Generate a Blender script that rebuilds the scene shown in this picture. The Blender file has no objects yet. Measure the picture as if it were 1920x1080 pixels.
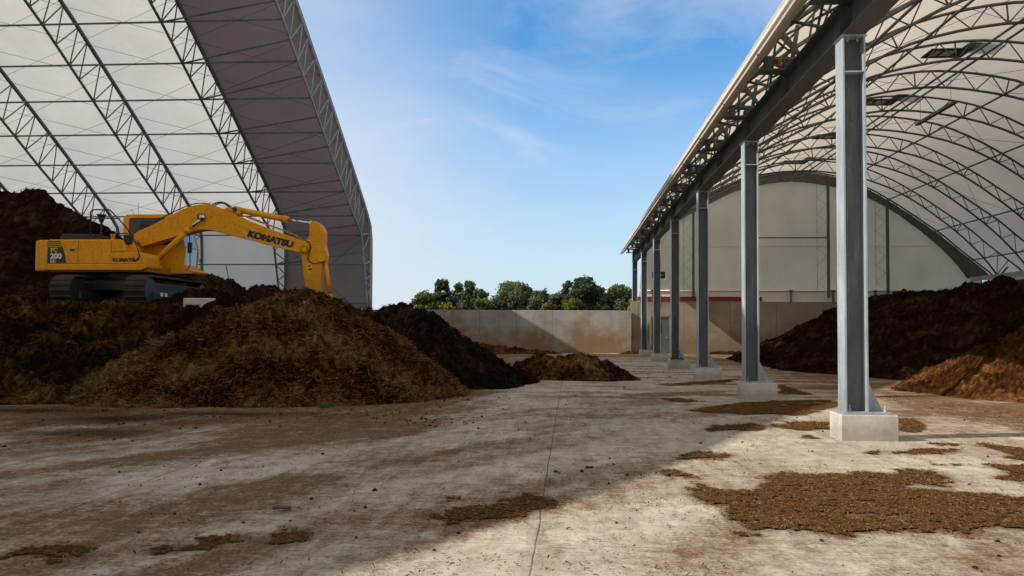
import bpy, math, random
import numpy as np
from mathutils import Vector, Matrix
random.seed(7); rng = np.random.default_rng(7)
sc = bpy.context.scene
COL = sc.collection

# ------------------------------------------------------------------ camera
F = 1500.0                      # focal length in pixels of a 1920 wide frame
CAMZ = 1.75
yaw = math.atan(110/F); pitch = math.radians(2.0); roll = math.radians(0.35)
fw = Vector((-math.sin(yaw)*math.cos(pitch), math.cos(yaw)*math.cos(pitch), math.sin(pitch)))
rt = fw.cross(Vector((0,0,1))).normalized(); up = rt.cross(fw)
rt2 = rt*math.cos(roll)+up*math.sin(roll); up2 = up*math.cos(roll)-rt*math.sin(roll)
R = Matrix((rt2, up2, -fw)).transposed()
def cam_uv(d):
    c = R.transposed() @ Vector(d)
    return F*c.x/(-c.z), F*c.y/(-c.z)
u0, v0 = cam_uv((0,1,0))
SX = 960+u0-1070; SY = 615-(540-v0)        # lens shift in pixels
def project(P):
    u, v = cam_uv(Vector(P)-Vector((0,0,CAMZ)))
    return 960+u-SX, 540-v+SY
def ray(px, py):
    return R @ Vector(((px-960+SX)/F, -(py-540-SY)/F, -1.0))
def atY(px, py, Y):
    d = ray(px, py); t = Y/d.y
    return Vector((d.x*t, Y, CAMZ+d.z*t))
def onG(px, py, z=0.0):
    d = ray(px, py); t = (z-CAMZ)/d.z
    return Vector((d.x*t, d.y*t, z))
cd = bpy.data.cameras.new('camera'); cam = bpy.data.objects.new('camera', cd); COL.objects.link(cam)
cd.sensor_width = 36; cd.lens = F/1920*36; cd.shift_x = SX/1920; cd.shift_y = SY/1920
cd.clip_start = 0.1; cd.clip_end = 9000
cam.matrix_world = Matrix.Translation((0,0,CAMZ)) @ R.to_4x4()
sc.camera = cam
sc.view_settings.view_transform = 'Standard'; sc.view_settings.look = 'None'
sc.view_settings.exposure = 0; sc.view_settings.gamma = 1

# ------------------------------------------------------------------ noise
_perm = rng.permutation(256).astype(np.int64); _perm = np.concatenate([_perm,_perm,_perm])
_ang = rng.random(256)*2*np.pi; _gx = np.cos(_ang); _gy = np.sin(_ang)
def perlin(x, y):
    xi = np.floor(x).astype(np.int64); yi = np.floor(y).astype(np.int64)
    xf = x-xi; yf = y-yi; xi &= 255; yi &= 255
    u = xf*xf*xf*(xf*(xf*6-15)+10); v = yf*yf*yf*(yf*(yf*6-15)+10)
    def g(ix, iy, fx, fy):
        h = _perm[_perm[ix]+iy]; return _gx[h]*fx+_gy[h]*fy
    a = g(xi,yi,xf,yf); b = g(xi+1,yi,xf-1,yf); c = g(xi,yi+1,xf,yf-1); d = g(xi+1,yi+1,xf-1,yf-1)
    return (a+(b-a)*u)*(1-v)+(c+(d-c)*u)*v
def fbm(x, y, o=5, gain=.5, lac=2.03):
    s = np.zeros(np.shape(x)); a = 1.0
    for i in range(o):
        s = s+a*perlin(x+17.3*i, y-9.1*i); x = x*lac; y = y*lac; a *= gain
    return s

# ------------------------------------------------------------------ object helpers
ORG = {}
def tag(o, label=None, cat=None, group=None, kind=None):
    if label: o['label'] = label
    if cat: o['category'] = cat
    if group: o['group'] = group
    if kind: o['kind'] = kind
    return o
def empty(name, loc, label, cat, group=None):
    o = bpy.data.objects.new(name, None); o.location = loc; COL.objects.link(o)
    o.empty_display_size = .3
    ORG[o.name] = Vector(loc); tag(o, label, cat, group); return o
def org(o):
    return ORG.get(o.name, Vector((0,0,0))) if o else Vector((0,0,0))
class MB:
    def __init__(s): s.v = []; s.f = []
    def add(s, vs, fs):
        n = len(s.v); s.v += [tuple(p) for p in vs]; s.f += [tuple(i+n for i in f) for f in fs]; return s
    def box(s, x0,x1,y0,y1,z0,z1):
        return s.add([(x0,y0,z0),(x1,y0,z0),(x1,y1,z0),(x0,y1,z0),(x0,y0,z1),(x1,y0,z1),(x1,y1,z1),(x0,y1,z1)],
            [(0,3,2,1),(4,5,6,7),(0,1,5,4),(1,2,6,5),(2,3,7,6),(3,0,4,7)])
    def tube(s, pts, r, n=6, cap=True, r2=None):
        pts = [Vector(p) for p in pts]; m = len(pts); rings = []
        prev = None
        for i,p in enumerate(pts):
            d = (pts[min(i+1,m-1)]-pts[max(i-1,0)]).normalized()
            if prev is None:
                a = d.cross(Vector((0,0,1)) if abs(d.z)<.9 else Vector((1,0,0))).normalized()
            else:
                a = (prev-d*prev.dot(d)).normalized()
            prev = a; b = d.cross(a)
            rr = r if r2 is None else r+(r2-r)*i/(m-1)
            rings.append([p+(a*math.cos(2*math.pi*k/n)+b*math.sin(2*math.pi*k/n))*rr for k in range(n)])
        vs = [q for ring in rings for q in ring]; fs = []
        for i in range(m-1):
            for k in range(n):
                fs.append((i*n+k, i*n+(k+1)%n, (i+1)*n+(k+1)%n, (i+1)*n+k))
        if cap: fs += [tuple(reversed(range(n))), tuple(range((m-1)*n, m*n))]
        return s.add(vs, fs)
    def prism(s, poly, ax, a0, a1):
        """poly: 2D outline; ax 'y': points are (x,z) swept along y; 'x': (y,z); 'z': (x,y)"""
        def P(p, t):
            return {'y':(p[0],t,p[1]), 'x':(t,p[0],p[1]), 'z':(p[0],p[1],t)}[ax]
        n = len(poly); vs = [P(p,a0) for p in poly]+[P(p,a1) for p in poly]
        fs = [tuple(range(n)), tuple(reversed(range(n,2*n)))]
        fs += [(i, i+n, (i+1)%n+n, (i+1)%n) for i in range(n)]
        return s.add(vs, fs)
    def build(s, name, m, parent=None, smooth=False, bevel=0, seg=2, recalc=True):
        o0 = org(parent)
        me = bpy.data.meshes.new(name)
        me.from_pydata([(v[0]-o0.x, v[1]-o0.y, v[2]-o0.z) for v in s.v], [], s.f)
        if recalc:
            import bmesh
            b = bmesh.new(); b.from_mesh(me); bmesh.ops.recalc_face_normals(b, faces=b.faces); b.to_mesh(me); b.free()
        o = bpy.data.objects.new(name, me); COL.objects.link(o); me.materials.append(m)
        if parent: o.parent = parent
        ORG[o.name] = o0
        if smooth:
            for p in me.polygons: p.use_smooth = True
        if bevel:
            md = o.modifiers.new('bevel','BEVEL'); md.width = bevel; md.segments = seg; md.limit_method = 'ANGLE'
            md.angle_limit = math.radians(35)
        return o
def np_mesh(name, V, Q, m, parent=None, attrs=None, smooth=None):
    me = bpy.data.meshes.new(name)
    V = np.asarray(V, dtype=np.float32); Q = np.asarray(Q, dtype=np.int32)
    me.vertices.add(len(V)); me.vertices.foreach_set('co', V.ravel())
    k = Q.shape[1]
    me.loops.add(Q.size); me.loops.foreach_set('vertex_index', Q.ravel())
    me.polygons.add(len(Q)); me.polygons.foreach_set('loop_start', np.arange(0, Q.size, k, dtype=np.int32))
    me.polygons.foreach_set('loop_total', np.full(len(Q), k, dtype=np.int32))
    if smooth is not None: me.polygons.foreach_set('use_smooth', np.asarray(smooth, dtype=bool))
    me.update(calc_edges=True)
    for an, arr in (attrs or {}).items():
        a = me.attributes.new(an, 'FLOAT', 'POINT'); a.data.foreach_set('value', np.asarray(arr, dtype=np.float32))
    me.materials.append(m)
    o = bpy.data.objects.new(name, me); COL.objects.link(o)
    if parent: o.parent = parent
    return o

# ------------------------------------------------------------------ materials
class NT:
    def __init__(s, name):
        s.m = bpy.data.materials.new(name); s.m.use_nodes = True; s.t = s.m.node_tree; s.t.nodes.clear()
        s.out = s.n('ShaderNodeOutputMaterial')
    def n(s, t, **kw):
        nd = s.t.nodes.new(t)
        for k,v in kw.items(): setattr(nd, k, v)
        return nd
    def l(s, a, b): s.t.links.new(a, b); return s
    def noise(s, scale, detail=5, rough=.55, vec=None, dist=0):
        nd = s.n('ShaderNodeTexNoise'); nd.inputs['Scale'].default_value = scale
        nd.inputs['Detail'].default_value = detail; nd.inputs['Roughness'].default_value = rough
        nd.inputs['Distortion'].default_value = dist
        if vec is not None: s.l(vec, nd.inputs['Vector'])
        return nd.outputs['Fac']
    def ramp(s, fac, stops):
        r = s.n('ShaderNodeValToRGB'); e = r.color_ramp.elements
        while len(e) > 1: e.remove(e[-1])
        e[0].position = stops[0][0]; e[0].color = (*stops[0][1],1) if len(stops[0][1])==3 else stops[0][1]
        for p,c in stops[1:]:
            x = e.new(p); x.color = (*c,1)
        s.l(fac, r.inputs['Fac']); return r.outputs['Color']
    def mix(s, fac, a, b, mode='MIX'):
        m = s.n('ShaderNodeMix'); m.data_type = 'RGBA'; m.blend_type = mode
        for sock, val in ((m.inputs[0],fac),(m.inputs[6],a),(m.inputs[7],b)):
            if isinstance(val, (int,float)): sock.default_value = val
            elif isinstance(val, tuple): sock.default_value = (*val,1)
            else: s.l(val, sock)
        return m.outputs[2]
    def math(s, op, a, b=0.0, c=None, clamp=False):
        m = s.n('ShaderNodeMath'); m.operation = op; m.use_clamp = clamp
        for i,val in enumerate((a,b,c)):
            if val is None: continue
            if isinstance(val,(int,float)): m.inputs[i].default_value = val
            else: s.l(val, m.inputs[i])
        return m.outputs[0]
    def pos(s, scale=None):
        g = s.n('ShaderNodeNewGeometry').outputs['Position']
        return s.scaled(g, scale) if scale else g
    def objc(s, scale=None):
        g = s.n('ShaderNodeTexCoord').outputs['Object']
        return s.scaled(g, scale) if scale else g
    def scaled(s, v, sc_, rotz=0):
        m = s.n('ShaderNodeMapping'); m.inputs['Scale'].default_value = sc_
        m.inputs['Rotation'].default_value = (0,0,rotz); s.l(v, m.inputs['Vector']); return m.outputs[0]
    def attr(s, name): return s.n('ShaderNodeAttribute', attribute_name=name).outputs['Fac']
    def bump(s, h, strength=.3, dist=.02):
        b = s.n('ShaderNodeBump'); b.inputs['Strength'].default_value = strength; b.inputs['Distance'].default_value = dist
        s.l(h, b.inputs['Height']); return b.outputs[0]
    def bsdf(s, color, rough=.6, metal=0, normal=None, spec=.5):
        p = s.n('ShaderNodeBsdfPrincipled')
        for sock,val in (('Base Color',color),('Roughness',rough),('Metallic',metal)):
            if isinstance(val,(int,float)): p.inputs[sock].default_value = val
            elif isinstance(val,tuple): p.inputs[sock].default_value = (*val,1)
            else: s.l(val, p.inputs[sock])
        p.inputs['Specular IOR Level'].default_value = spec
        if normal is not None: s.l(normal, p.inputs['Normal'])
        return p.outputs[0]
    def done(s, sh): s.l(sh, s.out.inputs['Surface']); return s.m

def plain(name, c, rough=.6, metal=0, var=.15, scale=6, spec=.5, bump=.0):
    t = NT(name); nz = t.noise(scale, 5, .6, t.objc())
    lo = tuple(max(0,x*(1-var)) for x in c); hi = tuple(min(1,x*(1+var)) for x in c)
    col = t.ramp(nz, [(.3,lo),(.7,hi)])
    return t.done(t.bsdf(col, rough, metal, t.bump(nz, bump, .02) if bump else None, spec))
def steel_mat(name, lo, hi, metal=.55, rough=.48):
    t = NT(name); p = t.objc()
    v = t.n('ShaderNodeTexVoronoi'); v.inputs['Scale'].default_value = 30; t.l(p, v.inputs['Vector'])
    a = t.noise(3.5, 6, .65, t.objc((1,1,.25)))
    b = t.math('MULTIPLY_ADD', v.outputs['Distance'], .10, a)
    col = t.ramp(b, [(.32,lo),(.74,hi)])
    st = t.noise(1.7, 6, .7, t.objc((6,6,.5)))
    col = t.mix(t.ramp(st, [(.56,(0,0,0)),(.66,(.55,.55,.55))]), col, (.30,.31,.30))
    r = t.math('MULTIPLY_ADD', a, .3, rough-.15)
    return t.done(t.bsdf(col, r, metal, t.bump(b, .12, .01)))
def paint_mat(name, c, dirt=(.09,.06,.035), rough=.42, amount=.5):
    t = NT(name); p = t.pos()
    a = t.noise(1.4, 7, .65, p); b = t.noise(9, 5, .7, p)
    col = t.mix(t.ramp(a,[(.3,(.0,.0,.0)),(.75,(.35,.35,.35))]), c, tuple(x*.72 for x in c))
    d = t.math('MULTIPLY', t.ramp(b,[(.5,(0,0,0)),(.72,(1,1,1))]), amount)
    vs_ = t.noise(5, 6, .75, t.pos((1,1,.22))); d = t.math('MAXIMUM', d, t.math('MULTIPLY', t.ramp(vs_,[(.54,(0,0,0)),(.74,(1,1,1))]), amount*.8))
    g = t.n('ShaderNodeNewGeometry'); sx = t.n('ShaderNodeSeparateXYZ'); t.l(g.outputs['Position'], sx.inputs[0])
    low = t.math('SUBTRACT', 1.0, t.math('MULTIPLY', t.math('SUBTRACT', sx.outputs['Z'], 2.9), .9, clamp=True), clamp=True)
    d = t.math('MAXIMUM', d, t.math('MULTIPLY', low, b))
    col = t.mix(t.math('MULTIPLY', d, .8), col, dirt)
    return t.done(t.bsdf(col, t.math('MULTIPLY_ADD', b, .4, rough-.05), 0, t.bump(b,.06,.01), .25))
def fabric_mat(name, c, tr, wt, seam=None):
    t = NT(name); p = t.pos()
    a = t.noise(.35, 5, .6, p); b = t.noise(3, 5, .65, t.pos((1,1,1)))
    col = t.mix(t.ramp(a,[(.3,(0,0,0)),(.7,(1,1,1))]), tuple(x*.88 for x in c), c)
    col = t.mix(t.ramp(b,[(.55,(0,0,0)),(.8,(.25,.25,.25))]), col, tuple(x*.6 for x in c))
    d = t.n('ShaderNodeBsdfDiffuse'); t.l(col, d.inputs['Color'])
    tl = t.n('ShaderNodeBsdfTranslucent'); 
    t.l(t.mix(1.0, col, tr, 'MULTIPLY'), tl.inputs['Color'])
    n = t.bump(t.noise(.8, 3, .5, t.pos((1,1,.4))), .25, .15); t.l(n, d.inputs['Normal'])
    m = t.n('ShaderNodeMixShader'); m.inputs[0].default_value = wt
    t.l(d.outputs[0], m.inputs[1]); t.l(tl.outputs[0], m.inputs[2])
    return t.done(m.outputs[0])
def concrete_mat(name, base, stain=None, amount=.6, panel=None):
    t = NT(name); p = t.pos()
    a = t.noise(.5, 6, .65, p); b = t.noise(7, 6, .7, p); st = t.noise(1.1, 6, .7, t.pos((1,1,.25)))
    col = t.ramp(a, [(.3,tuple(x*.72 for x in base)),(.7,tuple(x*1.12 for x in base))])
    col = t.mix(t.ramp(b,[(.35,(.35,.35,.35)),(.6,(0,0,0))]), col, tuple(x*.65 for x in base))
    col = t.mix(t.ramp(st,[(.52,(0,0,0)),(.72,(.5,.5,.5))]), col, tuple(x*.5 for x in base))
    h = b
    if stain or panel:
        g = t.n('ShaderNodeSeparateXYZ'); t.l(p, g.inputs[0])
    if stain:
        # compost splashed against the face up to about two metres
        lo = t.math('SUBTRACT', 1.0, t.math('MULTIPLY', g.outputs['Z'], .38), clamp=True)
        s2 = t.noise(.42, 7, .68, t.pos((1,1,1.1)))
        f = t.math('MULTIPLY', t.math('ADD', s2, t.math('MULTIPLY', lo, .30)), 1.0)
        f = t.ramp(f, [(.53,(0,0,0)),(.74,(1,1,1))])
        col = t.mix(t.math('MULTIPLY', f, amount), col, stain)
    if panel:
        fx = t.math('FRACT', t.math('MULTIPLY', g.outputs['X'], 1/panel)); 
        ln = t.math('LESS_THAN', t.math('ABSOLUTE', t.math('SUBTRACT', fx, .5)), .026/panel)
        fz = t.math('FRACT', t.math('MULTIPLY', g.outputs['Z'], 1/.62))
        lz = t.math('MULTIPLY', t.math('LESS_THAN', t.math('ABSOLUTE', t.math('SUBTRACT', fz, .5)), .03), .25)
        ln = t.math('MAXIMUM', t.math('MULTIPLY', ln, .8), lz)
        col = t.mix(ln, col, tuple(x*.45 for x in base))
        idn = t.n('ShaderNodeTexWhiteNoise'); idn.noise_dimensions = '1D'
        t.l(t.math('FLOOR', t.math('MULTIPLY_ADD', g.outputs['X'], 1/panel, .5)), idn.inputs['W'])
        col = t.mix(t.math('MULTIPLY', idn.outputs['Value'], .22), col, tuple(x*.6 for x in base))
    return t.done(t.bsdf(col, .88, 0, t.bump(h,.35,.02), .05))
def heap_mat(name, stops, patch=None):
    k_={'chip_litter':.92,'red_brown_chips':1.05,'brown_compost':.98,'pale_straw':1.0}.get(name,1.3); stops=[(a,(c[0]*k_,c[1]*k_*1.04,c[2]*k_*1.12)) for a,c in stops]
    t = NT(name); p = t.pos()
    a = t.attr('tint'); b = t.noise(14, 4, .7, p); c = t.noise(.9, 5, .6, p)
    f = t.math('ADD', t.math('MULTIPLY', a, .55), t.math('ADD', t.math('MULTIPLY', b, .35), t.math('MULTIPLY', c, .12)))
    col = t.ramp(f, stops)
    if patch:
        pn = t.noise(.55, 4, .6, p); col = t.mix(t.ramp(pn,[(.50,(0,0,0)),(.66,(.75,.75,.75))]), col, patch)
    return t.done(t.bsdf(col, .95, 0, t.bump(t.noise(30,5,.75,p),.9,.05), .0))

M = {}
M['galv'] = steel_mat('galvanised_steel', (.24,.29,.33), (.50,.57,.62), .15, .5)
M['web'] = steel_mat('shaded_web_steel', (.05,.062,.066), (.14,.165,.17), .2, .6)  # shade on the column webs put into a darker steel colour
M['beam'] = steel_mat('dull_beam_steel', (.07,.08,.085), (.15,.165,.17), .3, .6)
M['pipe'] = steel_mat('truss_pipe_steel', (.065,.072,.065), (.14,.15,.135), .2, .6)
M['pipe_l'] = steel_mat('galvanised_truss_pipe', (.07,.088,.09), (.15,.18,.185), .2, .6)
M['cable'] = plain('bracing_cable', (.10,.10,.10), .6, .3)
M['fab'] = fabric_mat('white_fabric', (.86,.84,.80), (1,.99,.96), .55)
M['fab_dark'] = fabric_mat('dark_bay_fabric', (.31,.28,.285), (.60,.54,.54), .25)  # darker, less translucent fabric of the end bay
M['fab_r'] = fabric_mat('roof_fabric', (.78,.74,.685), (1,.96,.90), .44)
M['gable'] = fabric_mat('gable_fabric', (.93,.88,.79), (1,1,1), .56)
M['band'] = fabric_mat('dark_band_fabric', (.22,.19,.155), (.5,.5,.5), .15)  # opaque dark brown fabric behind the end truss
M['lip'] = fabric_mat('eave_fabric', (.60,.52,.44), (.5,.4,.3), .12)
M['white'] = plain('white_trim', (.78,.76,.71), .5, 0, .06)
M['red'] = plain('red_trim', (.22,.015,.02), .5)
M['conc_wall'] = concrete_mat('yard_wall_concrete', (.42,.405,.37), (.26,.135,.05), .85, 2.6)
M['conc_end'] = concrete_mat('end_wall_concrete', (.38,.335,.265), (.22,.13,.06), .7, 3.2)
M['footing'] = concrete_mat('footing_concrete', (.60,.58,.53))
def splash(m, top, col, amt):
    t=m.node_tree; b=[n for n in t.nodes if n.type=='BSDF_PRINCIPLED'][0]; src=b.inputs['Base Color'].links[0].from_socket
    W=NT.__new__(NT); W.m=m; W.t=t
    p=W.pos(); sx=W.n('ShaderNodeSeparateXYZ'); W.l(p,sx.inputs[0])
    lo=W.math('SUBTRACT',1.0,W.math('DIVIDE',sx.outputs['Z'],top),clamp=True)
    f=W.math('MULTIPLY_ADD',W.noise(6,6,.75,p),1.0,W.math('MULTIPLY_ADD',lo,.75,-.72))
    f=W.ramp(f,[(.0,(0,0,0)),(.35,(amt,amt,amt))])
    W.l(W.mix(f,src,col),b.inputs['Base Color'])
splash(M['footing'],.45,(.19,.12,.07),.4)
splash(M['galv'],1.3,(.16,.10,.06),.35)
M['door'] = plain('grey_door', (.10,.115,.115), .5)
M['dark'] = plain('dark_void', (.015,.016,.017), .6)
M['orange'] = plain('orange_lamp', (.38,.15,.03), .4)
M['yellow'] = paint_mat('machine_yellow', (.86,.37,.006), amount=.65)
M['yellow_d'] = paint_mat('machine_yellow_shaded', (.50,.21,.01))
M['black'] = plain('black_metal', (.02,.022,.024), .5)
M['bluegrey'] = plain('blue_grey_metal', (.014,.018,.021), .6, 0, .3)
M['track'] = plain('track_steel', (.045,.031,.020), .75, .3, .4, 12)
M['chrome'] = plain('chrome_rod', (.6,.6,.62), .15, 1, .03)
M['decal'] = plain('decal_black', (.02,.024,.026), .5)
M['maroon'] = plain('decal_stripe', (.09,.03,.04), .5)
M['txt_w'] = plain('white_lettering', (.75,.75,.73), .5, 0, .03)
M['txt_y'] = plain('yellow_lettering', (.7,.4,.02), .5, 0, .03)
M['txt_b'] = plain('blue_black_lettering', (.012,.014,.035), .5, 0, .03)
t = NT('window_glass'); M['glass'] = t.done(t.bsdf((.02,.03,.035), .08, 0, None, .6))
t = NT('sky_glass'); M['glass_b'] = t.done(t.bsdf((.25,.36,.45), .1, .3, None, .6))
M['pane'] = plain('bright_pane', (.93,.93,.93), .5, 0, .03)
M['wood'] = plain('weathered_wood', (.09,.065,.045), .9)
M['h_brown'] = heap_mat('brown_compost', [(.20,(.010,.005,.002)),(.42,(.060,.026,.008)),(.60,(.165,.076,.023)),(.80,(.35,.19,.066)),(.95,(.56,.37,.17))])
M['h_olive'] = heap_mat('olive_brown_compost', [(.22,(.006,.0035,.0015)),(.48,(.032,.018,.005)),(.66,(.10,.055,.013)),(.85,(.24,.14,.04))])
M['h_black'] = heap_mat('black_compost', [(.25,(.005,.0035,.002)),(.50,(.015,.0095,.005)),(.75,(.05,.028,.013)),(.95,(.11,.065,.03))])
M['h_dark'] = heap_mat('dark_brown_compost', [(.25,(.008,.004,.0025)),(.5,(.020,.010,.005)),(.75,(.055,.027,.012)),(.95,(.11,.06,.03))])
M['h_red'] = heap_mat('red_brown_chips', [(.2,(.015,.006,.002)),(.48,(.060,.023,.007)),(.68,(.125,.052,.016)),(.9,(.26,.125,.045))])
M['mulch'] = heap_mat('chip_litter', [(.18,(.05,.022,.009)),(.42,(.145,.068,.025)),(.64,(.25,.13,.05)),(.9,(.50,.32,.15))])

# ------------------------------------------------------------------ sky and sun
sund = Vector((1.29, .37, -1.0)).normalized()
el = math.asin(-sund.z); az = math.atan2(-sund.x, -sund.y)
w = bpy.data.worlds.new('World'); sc.world = w; w.use_nodes = True
nt = w.node_tree; nt.nodes.clear()
def wn(t, **k):
    n = nt.nodes.new(t)
    for a,b in k.items(): setattr(n,a,b)
    return n
sky = wn('ShaderNodeTexSky', sky_type='NISHITA'); sky.sun_disc = False
sky.sun_elevation = el; sky.sun_rotation = az; sky.altitude = 200; sky.air_density = 1.15; sky.dust_density = .8; sky.ozone_density = 2.2
tc = wn('ShaderNodeTexCoord')
mp = wn('ShaderNodeMapping'); mp.inputs['Scale'].default_value = (1.0,1.0,2.6); mp.inputs['Rotation'].default_value = (.25,.35,.5)
nt.links.new(tc.outputs['Generated'], mp.inputs['Vector'])
n1 = wn('ShaderNodeTexNoise'); n1.inputs['Scale'].default_value = 3.0; n1.inputs['Detail'].default_value = 9; n1.inputs['Roughness'].default_value = .58; n1.inputs['Distortion'].default_value = .6
nt.links.new(mp.outputs[0], n1.inputs['Vector'])
r1 = wn('ShaderNodeValToRGB'); r1.color_ramp.elements[0].position = .37; r1.color_ramp.elements[1].position = .68
r1.color_ramp.elements[1].color = (.62,.62,.62,1); nt.links.new(n1.outputs['Fac'], r1.inputs['Fac'])
sep = wn('ShaderNodeSeparateXYZ'); nt.links.new(tc.outputs['Generated'], sep.inputs[0])
def wm(op, a, b, clamp=False):
    m = wn('ShaderNodeMath', operation=op); m.use_clamp = clamp
    for i,v in enumerate((a,b)):
        if isinstance(v,(int,float)): m.inputs[i].default_value = v
        else: nt.links.new(v, m.inputs[i])
    return m.outputs[0]
# thin haze low down, plus a whitish halo painted into the left sky
lx = wm('MULTIPLY', wm('SUBTRACT', -.06, sep.outputs['X']), 4.0, True)
lz = wm('SUBTRACT', 1.0, wm('MULTIPLY', sep.outputs['Z'], 3.0), True)
hz = wm('MULTIPLY', wm('ADD', wm('MULTIPLY', lx, .55), wm('MULTIPLY', lz, .85)), 1.0, True)
fac = wm('MAXIMUM', r1.outputs[0], hz)
fac = wm('ADD', wm('MULTIPLY', fac, .8), wm('MULTIPLY', r1.outputs[0], .25), True)
tint = wn('ShaderNodeMix', data_type='RGBA', blend_type='MULTIPLY'); tint.inputs[0].default_value = 1
nt.links.new(sky.outputs[0], tint.inputs[6]); tint.inputs[7].default_value = (.50,1.0,1.30,1)
mx = wn('ShaderNodeMix', data_type='RGBA'); nt.links.new(fac, mx.inputs[0])
nt.links.new(tint.outputs[2], mx.inputs[6]); mx.inputs[7].default_value = (5.3,5.6,6.1,1)
# unseen white cloud added overhead and behind the viewer to fill the shadows
cv = wm('MAXIMUM', wm('MULTIPLY', wm('SUBTRACT', sep.outputs['Z'], .50), 4.0, True), wm('MULTIPLY', wm('SUBTRACT', .30, sep.outputs['Y']), 2.5, True))
cv = wm('MULTIPLY', cv, wm('ADD', wm('MULTIPLY', r1.outputs[0], .5), .62), True)
mx2 = wn('ShaderNodeMix', data_type='RGBA'); nt.links.new(cv, mx2.inputs[0]); nt.links.new(mx.outputs[2], mx2.inputs[6]); mx2.inputs[7].default_value = (4.9,4.62,4.30,1)
mx = mx2
bg = wn('ShaderNodeBackground'); bg.inputs['Strength'].default_value = .145
nt.links.new(mx.outputs[2], bg.inputs['Color'])
wo = wn('ShaderNodeOutputWorld'); nt.links.new(bg.outputs[0], wo.inputs['Surface'])
sl = bpy.data.lights.new('sun','SUN'); sl.energy = 5.0; sl.angle = math.radians(.6); sl.color = (1,.93,.82)
so = bpy.data.objects.new('sun', sl); COL.objects.link(so); so.rotation_euler = sund.to_track_quat('-Z','Y').to_euler()
so.location = (-40,-20,40)

# ------------------------------------------------------------------ ground
def in_poly(x, y, poly):
    c = np.zeros(x.shape, bool); n = len(poly)
    for i in range(n):
        x0,y0 = poly[i]; x1,y1 = poly[(i+1)%n]
        if y0 == y1: continue
        c ^= ((y0>y) != (y1>y)) & (x < (x1-x0)*(y-y0)/(y1-y0)+x0)
    return c
def zr(pts, ox=960, oy=640): return [(ox+a/2, oy+b/2) for a,b in pts]
def zl(pts): return zr(pts, 0, 700)
patches = [
 zr([(640,570),(700,530),(790,550),(930,555),(940,535),(985,525),(880,500),(1000,490),(1200,498),(1420,490),(1560,478),(1600,500),(1660,515),(1620,540),(1480,535),(1500,555),(1680,560),(1990,590),(1990,710),(1800,700),(1770,735),(1640,725),(1480,705),(1420,720),(1250,730),(1150,705),(1000,700),(850,695),(800,670),(820,640),(740,600)]),
 [(818,968),(850,955),(900,945),(960,934),(980,924),(1005,928),(1052,937),(1037,951),(992,965),(967,979),(955,972),(900,975),(850,985),(815,980)],
 zl([(990,610),(1060,588),(1150,592),(1220,605),(1150,622),(1060,637),(1000,642)]),
 zl([(545,650),(620,630),(720,625),(850,610),(945,615),(900,640),(800,665),(700,660),(570,668)]),
 zl([(0,675),(60,665),(180,660),(370,645),(380,665),(250,690),(260,712),(180,718),(160,695),(0,705)]),
 zr([(615,432),(680,412),(750,418),(835,425),(820,437),(700,442),(630,442)]),
 zr([(540,490),(580,475),(630,478),(640,495),(705,512),(650,517),(590,502)]),
 zr([(850,720),(890,710),(930,728),(955,754),(910,752),(860,737)]),
 zr([(720,330),(760,315),(900,306),(955,320),(930,337),(850,332),(730,340)]),
 zr([(970,318),(1040,303),(1190,303),(1190,330),(1080,332)]),
 zr([(650,257),(850,230),(1000,222),(1210,217),(1225,242),(1100,277),(850,272),(690,267)]),
 zr([(1440,290),(1500,288),(1565,318),(1500,342),(1440,335)]),
 zr([(1420,410),(1520,403),(1700,403),(1690,417),(1500,424),(1430,420)]),
 zr([(1715,374),(1800,384),(1990,415),(1990,455),(1850,442),(1860,420),(1780,397)]),
 zr([(1780,465),(1990,458),(1990,530),(1780,522),(1850,490)]),
 zr([(1080,348),(1130,350),(1140,367),(1100,364)]),
 zr([(400,197),(600,188),(850,183),(700,200),(560,208),(420,206)]),
 zr([(540,214),(640,212),(715,226),(620,230)]),
 zr([(530,162),(700,150),(880,138),(800,156),(600,168)]),
 zr([(1340,192),(1480,196),(1560,190),(1700,215),(1990,262),(1990,325),(1700,302),(1500,262),(1360,218)]),
 zr([(1000,160),(1040,170),(1140,200),(1000,198)]),
 zl([(1640,480),(1700,470),(1750,478),(1660,490)]),
 zl([(1180,110),(1450,70),(1560,80),(1680,110),(1720,125),(1600,150),(1450,190),(1250,230),(1080,240),(1180,170)]),
 zl([(0,180),(250,190),(520,150),(560,190),(400,250),(250,290),(0,320)]),
 zl([(800,350),(920,340),(1040,335),(1030,350),(900,362)]),
 zr([(200,190),(340,200),(420,250),(330,320),(180,360),(100,350),(260,270)]),
 zr([(1590,382),(1670,380),(1680,386),(1600,390)]), zr([(1330,412),(1375,406),(1380,420),(1340,424)]),
 [(60,758),(300,762),(560,765),(720,752),(880,725),(930,738),(760,778),(560,795),(300,792),(80,778)],
 [(1650,735),(1800,752),(1920,770),(1990,790),(1990,830),(1850,790),(1700,765)],
 zr([(1560,458),(1680,455),(1690,464),(1580,466)]), zr([(260,440),(320,438),(310,448),(270,450)]),
]
strong = [1,1,.95,.95,.9,1,1,1,1,1,1,1,.9,.9,.8,1,.7,.9,.8,.62,.8,.8,.42,.4,.5,.33,.8,1,.7,.6,.8,.7]
PG = [[(onG(a,b).x, onG(a,b).y) for a,b in P] for P in patches]
def axis(lo, hi, st, far):
    a = list(np.arange(lo, hi, st)); s = st; x = hi
    while x < far: s *= 1.5; x += s; a.append(x)
    s = st; x = lo; b = []
    while x > -far: s *= 1.5; x -= s; b.append(x)
    return np.array(b[::-1]+a)
gx = axis(-22, 18, .09, 4000); gy = axis(3, 30, .07, 4000)
gy = np.unique(np.concatenate([gy, np.arange(30,60,.25)]))
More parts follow.
